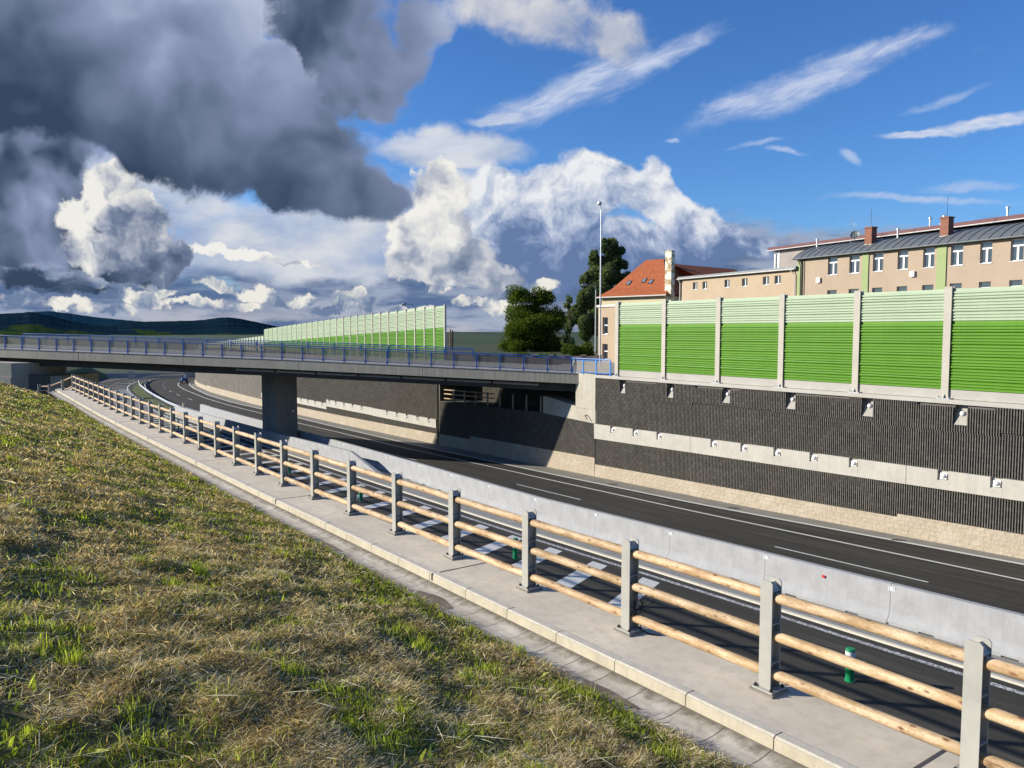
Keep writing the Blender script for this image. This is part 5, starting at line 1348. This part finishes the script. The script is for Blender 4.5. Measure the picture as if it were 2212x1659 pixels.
q = MB(); q.box(F3(0, 0, 2.35), (1.15, .6, .08), U, N); q.build('platform', M_DBLUE, vh)
q = MB()
for a in (-1.1, 0, 1.1):
    for b_ in (-.55, .55): q.tube([F3(a, b_, 2.4), F3(a, b_, 3.45)], .03, 6)
for z in (2.9, 3.45):
    q.tube([F3(-1.1, -.55, z), F3(1.1, -.55, z), F3(1.1, .55, z), F3(-1.1, .55, z), F3(-1.1, -.55, z)], .03, 6)
q.build('guard_rail', M_DBLUE, vh)

# ------------------------------------------------------------------ hills
def unray(p):
    z = p[2]-EYE; c, s = math.cos(R(3.91)), math.sin(R(3.91)); d = p[1]*c-z*s; u = p[1]*s+z*c
    return (1106+1661*p[0]/d, 829.5-1661*u/d)
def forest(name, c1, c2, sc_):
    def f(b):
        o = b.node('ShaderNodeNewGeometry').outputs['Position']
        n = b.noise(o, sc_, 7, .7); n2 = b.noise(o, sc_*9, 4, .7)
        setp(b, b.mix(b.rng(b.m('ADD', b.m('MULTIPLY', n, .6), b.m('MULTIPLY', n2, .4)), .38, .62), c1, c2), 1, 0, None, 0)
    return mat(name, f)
M_FOR = [forest('far_forest', (.006, .024, .046), (.012, .044, .070), .003), forest('mid_forest', (.003, .010, .024), (.010, .030, .042), .0035), forest('near_forest', (.003, .010, .013), (.020, .045, .026), .005)]  # cloud shade and blue distance haze are mixed into these dark forest colours
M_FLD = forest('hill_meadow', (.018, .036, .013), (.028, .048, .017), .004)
fields = [[(18, 706), (40, 700), (90, 703), (130, 716), (80, 718), (20, 712)], [(134, 722), (150, 714), (205, 720), (215, 728), (140, 727)], [(278, 710), (330, 715), (400, 724), (475, 735), (380, 736), (320, 727)], [(0, 714), (60, 717), (90, 723), (0, 726)],
          [(455, 718), (500, 722), (560, 736), (500, 734)], [(960, 736), (1000, 733), (1060, 741), (1100, 748), (1100, 775), (960, 775)]]
def inside(x, y, P):
    r = False; j = len(P)-1
    for i in range(len(P)):
        if (P[i][1] > y) != (P[j][1] > y) and x < (P[j][0]-P[i][0])*(y-P[i][1])/(P[j][1]-P[i][1])+P[i][0]: r = not r
        j = i
    return r
def ridge(prof, D, mi, seed, amp=.9, foot=.55):
    rr = random.Random(seed); pxs = frange(prof[0][0], prof[-1][0], 6); q = MB(); rows = []
    nz = [rr.uniform(-1, 1) for _ in pxs]; nz2 = [sum(nz[max(0, i-3):i+4])/7 for i in range(len(nz))]
    for i, px in enumerate(pxs):
        py = interp(px, prof)+nz[i]*amp*.35-nz2[i]*amp*1.2; d = ray(px, py); a = D/d[1]
        c = Vector((d[0]*a, D, EYE+d[2]*a)); col_ = []
        for v in [1.25, 1.08, 1.0]+[1-(1-foot)*k/14 for k in range(1, 15)]:
            if v >= 1: h = c.z*(1 if v == 1 else (.86 if v < 1.1 else .2))
            else:
                t = (1-v)/(1-foot); h = -3+(c.z+3)*(1-t)**1.25*(1+.05*math.sin(px*.02+v*22+seed))
            col_.append(Vector((c.x*v, c.y*v, h)))
        rows.append(col_)
    q.strip(rows)
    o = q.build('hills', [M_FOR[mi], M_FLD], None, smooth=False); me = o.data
    for p in me.polygons:
        x, y = unray(p.center)
        if any(inside(x, y, P) for P in fields) and mi > 0: p.material_index = 1
    return tag(o, kind='structure')
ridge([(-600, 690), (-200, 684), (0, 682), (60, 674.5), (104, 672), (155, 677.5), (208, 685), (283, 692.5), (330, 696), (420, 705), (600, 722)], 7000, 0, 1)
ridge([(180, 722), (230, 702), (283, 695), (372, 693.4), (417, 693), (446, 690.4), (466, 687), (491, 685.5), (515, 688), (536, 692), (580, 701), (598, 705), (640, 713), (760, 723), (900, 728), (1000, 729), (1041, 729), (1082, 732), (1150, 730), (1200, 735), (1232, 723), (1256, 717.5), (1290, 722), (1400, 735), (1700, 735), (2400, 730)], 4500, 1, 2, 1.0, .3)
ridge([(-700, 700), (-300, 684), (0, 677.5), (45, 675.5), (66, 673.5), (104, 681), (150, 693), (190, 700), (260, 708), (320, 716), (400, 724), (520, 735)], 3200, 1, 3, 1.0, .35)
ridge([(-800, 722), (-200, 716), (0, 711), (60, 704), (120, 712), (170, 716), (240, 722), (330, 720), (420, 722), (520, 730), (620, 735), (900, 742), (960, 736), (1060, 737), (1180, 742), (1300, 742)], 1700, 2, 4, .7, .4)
# grassy embankment on the far left beside the slip road
eb = MB(); eb.strip([[W(s, n, z) for n, z in ((interp(s, [(62, 7), (120, 11), (150, 13.5), (170, 18), (200, 26)]), roadz(s, 8)+.02), (interp(s, [(62, 3), (120, 7), (170, 14), (200, 22)]), 1.5), (interp(s, [(62, -3), (120, 0), (170, 6), (200, 14)]), 4.2 if s < 110 else 2.6), (-14, 5.2 if s < 110 else 2.2), (-60, 4.5 if s < 110 else 0))] for s in frange(63, 230, 4)][::-1])
struct(eb, 'embankment', M_TURF, True)

# ------------------------------------------------------------------ foliage
def leaf_mat(name, c1, c2, c3=None, trans=.25, tt=(1.15, 1.2, .6)):
    m = bpy.data.materials.new(name); m.use_nodes = True; t = m.node_tree; t.nodes.clear(); b = NB(t)
    a = b.node('ShaderNodeAttribute', attribute_name='tone').outputs['Fac']
    c = b.ramp(a, [(0, c1), (.6, c2), (1, c3 or c2)])
    d = b.node('ShaderNodeBsdfDiffuse'); b.put(d.inputs[0], c)
    tr = b.node('ShaderNodeBsdfTranslucent'); b.put(tr.inputs[0], b.mix(1., c, tt, 'MULTIPLY'))
    mx = b.node('ShaderNodeMixShader'); mx.inputs[0].default_value = trans; b.l.new(d.outputs[0], mx.inputs[1]); b.l.new(tr.outputs[0], mx.inputs[2])
    o = b.node('ShaderNodeOutputMaterial'); b.l.new(mx.outputs[0], o.inputs[0]); return m
def quads_mesh(name, V, tone, m, parent=None, loc=(0, 0, 0), nv=4):      # V: (k, nv, 3)
    k = V.shape[0]; me = bpy.data.meshes.new(name); V = V-np.array(loc)
    me.vertices.add(k*nv); me.vertices.foreach_set('co', V.reshape(-1).astype(np.float32))
    me.loops.add(k*nv); me.loops.foreach_set('vertex_index', np.arange(k*nv, dtype=np.int32))
    me.polygons.add(k); me.polygons.foreach_set('loop_start', np.arange(0, k*nv, nv, dtype=np.int32)); me.polygons.foreach_set('loop_total', np.full(k, nv, dtype=np.int32))
    at = me.attributes.new('tone', 'FLOAT', 'FACE'); at.data.foreach_set('value', tone.astype(np.float32))
    me.update(); me.validate(); me.materials.append(m)
    o = bpy.data.objects.new(name, me); col.objects.link(o)
    if parent is not None: o.parent = parent; o.location = Vector(loc)-world_loc(parent)
    else: o.location = loc
    return o
def leaves(centres, radii, n, size, g, flat=.7):
    centres = np.array(centres); radii = np.array(radii); w = radii.prod(axis=1)**(2/3); idx = g.choice(len(centres), n, p=w/w.sum())
    d = g.normal(size=(n, 3)); d /= np.linalg.norm(d, axis=1)[:, None]; r = g.uniform(.15, 1.25, n)**.5
    p = centres[idx]+d*radii[idx]*r[:, None]
    # clumping
    a = g.normal(size=(n, 3)); a /= np.linalg.norm(a, axis=1)[:, None]; b_ = np.cross(a, g.normal(size=(n, 3))); b_ /= np.linalg.norm(b_, axis=1)[:, None]
    s = size*g.uniform(.6, 1.4, n)[:, None]
    V = np.stack([p-a*s, p+b_*s*flat, p+a*s, p-b_*s*flat], axis=1)
    return V, np.clip(g.normal(.45, .2, n)+.25*(d[:, 2]), 0, 1)
M_BARK = simple('bark', (.10, .075, .05), None, 3, .95, .4, 12)
M_LOC = leaf_mat('locust_leaves', (.035, .06, .010), (.09, .14, .024), (.20, .20, .04), .4)
M_POP = leaf_mat('poplar_leaves', (.045, .075, .028), (.13, .18, .08), (.26, .30, .16), .4)
M_BUSH = leaf_mat('bush_leaves', (.03, .06, .01), (.07, .11, .02), (.12, .15, .03))
def tree(name, base, H, crown, n, size, m, label, seed, limbs=30, tr=.3):
    g = np.random.default_rng(seed); r_ = random.Random(seed); b0 = Vector(base); t = thing(name, b0, label, 'tree')
    q = MB(); top = b0+Vector((r_.uniform(-.3, .3), 0, H*.9)); q.tube([b0.lerp(top, k/6)+Vector((r_.uniform(-.12, .12), r_.uniform(-.12, .12), 0))*(k > 0) for k in range(7)], [tr*(1-.14*k) for k in range(7)], 8)
    C = []; Rr = []
    for (dx, dy, dz, rx, rz_) in crown: 
        c0 = b0+Vector((dx, dy, dz)); q.tube([b0+Vector((0, 0, dz*.35)), b0.lerp(c0, .6)+Vector((0, 0, dz*.12)), c0], [tr*.35, tr*.2, tr*.08], 6)
        for k in range(limbs):
            a = r_.uniform(0, 6.28); e = r_.uniform(-.8, .9); rr = r_.uniform(.1, .95)
            p = c0+Vector((math.cos(a)*rx*rr*math.cos(e), math.sin(a)*rx*rr*math.cos(e), math.sin(e)*rz_*rr)); C.append(tuple(p)); f = r_.uniform(.17, .38)
            f *= 1.35; Rr.append((rx*f, rx*f, rz_*f*1.05)); q.tube([c0-Vector((0, 0, rz_*.3)), (c0+p)/2+Vector((0, 0, .1)), p], [tr*.12, tr*.08, tr*.02], 5)
    for k in range(26):      # bare twigs reaching out of the crown
        a = r_.uniform(0, 6.28); (dx, dy, dz, rx, rz_) = crown[r_.randrange(len(crown))]; c0 = b0+Vector((dx, dy, dz)); e = r_.uniform(-.2, 1.2); f = r_.uniform(1.0, 1.22)
        q.tube([c0, c0+Vector((math.cos(a)*rx*.6, math.sin(a)*rx*.6, rz_*.6*math.sin(e))), c0+Vector((math.cos(a)*rx*f*math.cos(e), math.sin(a)*rx*f*math.cos(e), rz_*f*math.sin(e)+.1))], [tr*.12, tr*.08, tr*.02], 5)
    q.build('trunk', M_BARK, t)
    V, tone = leaves(C, Rr, n, size, g); quads_mesh('crown', V, tone, m, t, loc=b0)
    return t
# locust: px 1080-1220
K_ = 115/1661
def cx(px): return (px-1106)*K_
def cz(py): return EYE-(py-716)*K_-6.4
tree('locust_tree', (cx(1160), 115, 6.4), cz(625), [(cx(1120)-cx(1160), 0, cz(640), 1.9, 1.5), (cx(1175)-cx(1160), 0, cz(645), 2.0, 1.6), (cx(1140)-cx(1160), 1, cz(680), 3.5, 2.6), (cx(1185)-cx(1160), -.5, cz(690), 2.5, 2.6), (cx(1155)-cx(1160), -1.5, cz(705), 3.6, 2.6), (cx(1110)-cx(1160), 0, cz(715), 1.8, 1.4),
     (cx(1110)-cx(1160), 0, cz(745), 2.2, 1.9), (cx(1160)-cx(1160), 0, cz(740), 3.6, 2.2), (cx(1195)-cx(1160), 0, cz(745), 2.0, 1.6)], 105000, .105, M_LOC, 'broad dark green locust tree with ragged open crown behind the bridge', 5, 34, .28)
K_ = 150/1661
tree('poplar_tree', (cx(1308), 150, 6.4), cz(515), [(0, 0, cz(535), 1.9, 2.4), (.3, 0, cz(565), 3.0, 2.8), (-.8, .5, cz(600), 3.4, 3), (1.8, 0, cz(600), 2.6, 3), (.3, 0, cz(645), 4.0, 3.6), (0, 0, cz(690), 3.8, 3.6), (2.2, 0, cz(545), 1.3, 1.6), (2.8, 0, cz(575), 1.3, 1.4), (-2.3, 0, cz(560), 1.2, 2)], 110000, .15, M_POP, 'tall columnar poplar with a dark green crown behind the street lamp', 8, 10, .35)
K_ = 140/1661
tree('poplar_tree', (cx(1268), 140, 6.4), cz(585), [(-.3, 0, cz(600), 1.4, 2.2), (-.6, 0, cz(640), 2.1, 2.8), (-1.0, 0, cz(680), 2.4, 2.8), (-.2, 0, cz(720), 2.2, 2.6), (-1.9, 0, cz(665), 1.0, 1.3)], 60000, .14, M_POP, 'lighter poplar leaning left, in front of the tall poplar', 9, 10, .28)
K_ = 110/1661
tree('young_poplar', (cx(1228), 110, 6.4), cz(640), [(0, 0, cz(660), .6, 1.2), (.2, 0, cz(700), .95, 1.6), (0, 0, cz(735), 1.1, 1.4), (-.7, 0, cz(735), .6, .9)], 5000, .11, M_POP, 'slim young poplar between the locust tree and the tall poplars', 11, 7, .12)
def bush(px, Y, py, w, h, label, seed, n=1500, m=M_BUSH, size=.1):
    K = Y/1661; g = np.random.default_rng(seed); X = (px-1106)*K; b0 = Vector((X, Y, 6.35)); C = [tuple(b0+Vector((g.uniform(-w, w)*.6, g.uniform(-w, w)*.5, h*g.uniform(.3, .75)))) for _ in range(7)]
    t = thing('bush', b0, label, 'bush'); V, tone = leaves(C, [(w*.45, w*.45, h*.35)]*7, n, size, g); quads_mesh('foliage', V, tone, m, t, loc=b0)
    q = MB(); q.tube([b0, b0+Vector((0, 0, h*.6))], .03, 5); q.build('stem', M_BARK, t)
bush(1238, 78, 750, 1.3, 1.7, 'light green bush behind the brick-pillared wall, left of the street lamps', 21, 2600)
bush(1264, 80, 750, 1.2, 1.9, 'light green bush behind the brick-pillared wall, next to the small beige building', 22, 2600)
bush(1140, 79, 760, 1.5, 1.0, 'low yellowish scrub under the locust tree', 23, 1500)
bush(1175, 79, 760, 1.4, .9, 'low scrub at the right foot of the locust tree', 24, 1500)
bush(4, 120, 712, 1.5, 2.6-.0, 'dark bush at the left edge of the picture above the bridge railing', 25, 2500, M_LOC, .16)

# ------------------------------------------------------------------ mown grass bank: blades, hay and weeds
def zb_np(s, n):
    ds = np.maximum(0, (5.17-.0150*s)-n); zw = np.interp(s, [0, 5, 12, 18.7, 27, 35, 43, 63], [6.02, 5.96, 5.85, 5.74, 5.63, 5.53, 5.48, 5.48])
    b_ = .014*np.sin(7.3*s+3.1*n+np.sin(2*n))*np.sin(1.9*s-4.1*n)+.010*np.sin(11*s-9*n+2*np.sin(3*s))+.014*np.sin(1.3*s+.7*n)+.014*np.sin(.6*s-1.7*n+1.1)+.009*np.sin(2.9*s+2.1*n+.4)+.009*np.sin(-3.7*s+3.3*n)
    z = zw-.13+(.30+.0018*s)*ds+b_*np.minimum(1, ds*1.3); z = z-np.where(s > 53, (s-53)**2*.06, 0); return z-np.where(ds > 9, (ds-9)*.2, 0)
UN = np.array([[-.575, .818], [.818, .575]])
def field(g, n, seedf, rmin=1.6, rmax=58):
    u = g.uniform(0, 1, n); r = rmin*(rmax/rmin)**u; th = g.uniform(R(-54), R(42), n)
    x = r*np.sin(th); y = r*np.cos(th); s = -.575*x+.818*y; nn = .818*x+.575*y
    edge = 5.20-.0150*s; k = (nn < edge-.0+.05*np.sin(s*7+seedf)*np.minimum(1, .5)) & (s > -8) & (s < 56)
    return x[k], y[k], s[k], nn[k], r[k]
def vnoise(x, y, sc_, seed):
    g = np.random.default_rng(seed); T = g.uniform(0, 1, (64, 64)); X = x*sc_; Y = y*sc_; xi = np.floor(X).astype(int); yi = np.floor(Y).astype(int); fx = X-xi; fy = Y-yi; fx = fx*fx*(3-2*fx); fy = fy*fy*(3-2*fy)
    a = T[xi % 64, yi % 64]; b_ = T[(xi+1) % 64, yi % 64]; c = T[xi % 64, (yi+1) % 64]; d = T[(xi+1) % 64, (yi+1) % 64]
    return (a*(1-fx)+b_*fx)*(1-fy)+(c*(1-fx)+d*fx)*fy
def blades(g, x, y, z, L, w, lean, az, curve):
    k = len(x); dx, dy = np.cos(az), np.sin(az)
    base = np.stack([x, y, z], 1); hx = L*np.sin(lean); hz = L*np.cos(lean)
    mid = base+np.stack([dx*hx*.5, dy*hx*.5, hz*.55], 1); tip = base+np.stack([dx*hx*(1+curve), dy*hx*(1+curve), hz*(1-curve*.5)], 1)
    pa = az+np.pi/2+g.normal(0, .5, k); side = np.stack([np.cos(pa), np.sin(pa), g.normal(0, .3, k)], 1)*(w/2)[:, None]
    q1 = np.stack([base-side, base+side, mid+side*.8, mid-side*.8], 1); q2 = np.stack([mid-side*.8, mid+side*.8, tip+side*.12, tip-side*.12], 1)
    return np.concatenate([q1, q2], 0)
g = np.random.default_rng(3)
M_GR = leaf_mat('grass_blades', (.12, .16, .02), (.34, .40, .05), (.62, .66, .15), .45)
M_HAY = leaf_mat('hay_blades', (.27, .195, .07), (.84, .70, .36), (1., .97, .74), .5, (1.1, .95, .62))
x, y, s, n, r = field(g, 520000, 0)
gn_ = vnoise(x, y, 1.1, 1)*.6+vnoise(x, y, 3.7, 2)*.4; edge = np.clip(1-(5.2-.015*s-n)/1.8, 0, 1)
keep = g.uniform(0, 1, len(x)) < np.clip((gn_-.30)*2.2+edge*.55+np.clip((r-14)/30, 0, .3), .10, 1); x, y, s, n, r, gn_ = [a[keep] for a in (x, y, s, n, r, gn_)]
k = len(x); tall = (vnoise(x, y, 5.5, 5) > .78)
L = g.uniform(.018, .05, k)*np.where(tall, 1.7, 1)*(1+np.clip(r/30, 0, 1)*.6); w = np.maximum(.0028, .0011*r)*g.uniform(.7, 1.3, k)
V = blades(g, x, y, zb_np(s, n)-.005, L, w, np.abs(g.normal(.45, .3, k)), g.uniform(0, 6.28, k), g.uniform(0, .5, k))
tone = np.clip(g.normal(.42, .2, k)+.3*(vnoise(x, y, .8, 9)-.5)+np.where(tall, .18, 0), 0, 1)
tag(quads_mesh('grass', V, np.concatenate([tone, tone]), M_GR), 'short freshly mown green grass growing on the bank', 'grass', kind='stuff')
x, y, s, n, r = field(g, 1400000, 1)
hn = vnoise(s*.55, n*1.5, 1.6, 3)*.5+vnoise(x, y, 4.2, 4)*.3+vnoise(s*.8, n*2.5, 3.1, 14)*.2; edge = np.clip(1-(5.2-.015*s-n)/.9, 0, 1)
keep = g.uniform(0, 1, len(x)) < np.clip((hn-.28)*3.2-edge*.6, .08, 1)*(1-np.clip((r-16)/50, 0, .5)); x, y, s, n, r, hn = [a[keep] for a in (x, y, s, n, r, hn)]
k = len(x); az = math.atan2(.818, -.575)+1.9+g.normal(0, 1.1, k)+(g.uniform(0, 1, k) < .4)*g.uniform(0, 3.14, k)
L = g.uniform(.02, .095, k)*(1+np.clip(r/40, 0, 1)); w = np.maximum(.0018, .0009*r)*g.uniform(.6, 1.3, k)
V = blades(g, x, y, zb_np(s, n)+np.clip(hn-.30, 0, .5)*.12*g.uniform(0, 1, k)-.004, L, w, np.clip(g.normal(1.22, .25, k), .4, 1.6), az, g.uniform(-.1, .15, k))
tone = np.clip(g.normal(.45, .34, k)+.4*(vnoise(x, y, 1.9, 19)-.5), 0, 1)
tag(quads_mesh('hay', V, np.concatenate([tone, tone]), M_HAY), 'brown and straw coloured cuttings lying on the bank', 'hay', kind='stuff')
# long pale stalks
x, y, s, n, r = field(g, 7000, 2); k = len(x); az = math.atan2(.818, -.575)+2.2+g.normal(0, .8, k)
V = blades(g, x, y, zb_np(s, n)+.035, g.uniform(.10, .38, k), np.maximum(.0032, .0009*r), np.clip(g.normal(1.42, .12, k), 1.0, 1.6), az, g.uniform(-.05, .05, k))
tag(quads_mesh('stalks', V, np.full(2*k, .95), M_HAY), 'long pale dry stalks scattered over the mown bank', 'stalks', kind='stuff')
# tufts of fresh grass and broad leaves
x0_, y0_, s0_, n0_, r0_ = field(g, 240, 4, 2.2, 45); X, Y, RR_ = [], [], []
for a, b_, c in zip(x0_, y0_, r0_):
    m_ = g.integers(25, 70); sp = g.uniform(.02, .09)*(1+c/30); X.append(a+g.normal(0, sp, m_)); Y.append(b_+g.normal(0, sp, m_)); RR_.append(np.full(m_, c))
X, Y, RR_ = map(np.concatenate, (X, Y, RR_)); S_ = -.575*X+.818*Y; N_ = .818*X+.575*Y; kk = N_ < 5.2-.015*S_; X, Y, RR_, S_, N_ = [a[kk] for a in (X, Y, RR_, S_, N_)]; k = len(X)
V = blades(g, X, Y, zb_np(S_, N_), g.uniform(.06, .15, k), np.maximum(.0045, .0011*RR_), np.abs(g.normal(.35, .25, k)), g.uniform(0, 6.28, k), g.uniform(0, .6, k)); tone = np.clip(g.normal(.62, .18, k), 0, 1)
tag(quads_mesh('grass_tufts', V, np.concatenate([tone, tone]), M_GR), 'bright green tufts of fresh grass dotted over the bank', 'grass', kind='stuff')
x, y, s, n, r = field(g, 1300, 6, 2.1, 40); k = len(x)
V = blades(g, x, y, zb_np(s, n), g.uniform(.05, .11, k), g.uniform(.018, .034, k), np.clip(g.normal(.7, .4, k), 0, 1.4), g.uniform(0, 6.28, k), g.uniform(0, .4, k)); tone = np.clip(g.normal(.75, .25, k), 0, 1)
tag(quads_mesh('weeds', V, np.concatenate([tone, tone]), M_GR), 'small broad-leaved weeds among the cut grass', 'weeds', kind='stuff')
# dry roots and straws hanging over the edge of the channel
s = g.uniform(-4, 55, 1500); n = (5.20-.015*s)+g.uniform(-.08, .0, 1500); x = -.575*s+.818*n; y = .818*s+.575*n; az = math.atan2(.575, .818)+g.normal(-.5, .8, 1500)
V = blades(g, x, y, zb_np(s, n)+.012, g.uniform(.05, .22, 1500), np.maximum(.0022, .0006*np.hypot(x, y)), np.full(1500, 1.56)+g.normal(0, .04, 1500), az, np.zeros(1500)); tone = g.uniform(0, .35, 1500)
tag(quads_mesh('dry_roots', V, np.concatenate([tone, tone]), M_HAY), 'thin dry roots and straws reaching into the drain channel', 'roots', kind='stuff')
x, y, s, n, r = field(g, 60, 7, 2.5, 7); k = min(5, len(x)); x, y, s, n = x[:k], y[:k], s[:k], n[:k]
M_RUST = leaf_mat('rusty_leaf', (.35, .09, .02), (.5, .15, .03)); V = blades(g, x, y, zb_np(s, n)+.01, g.uniform(.05, .08, k), np.full(k, .022), np.full(k, .6), g.uniform(0, 6.28, k), np.full(k, .2))
tag(quads_mesh('dead_leaves', V, np.full(2*k, .6), M_RUST), 'few rusty orange dead leaves standing in the mown grass', 'leaves', kind='stuff')
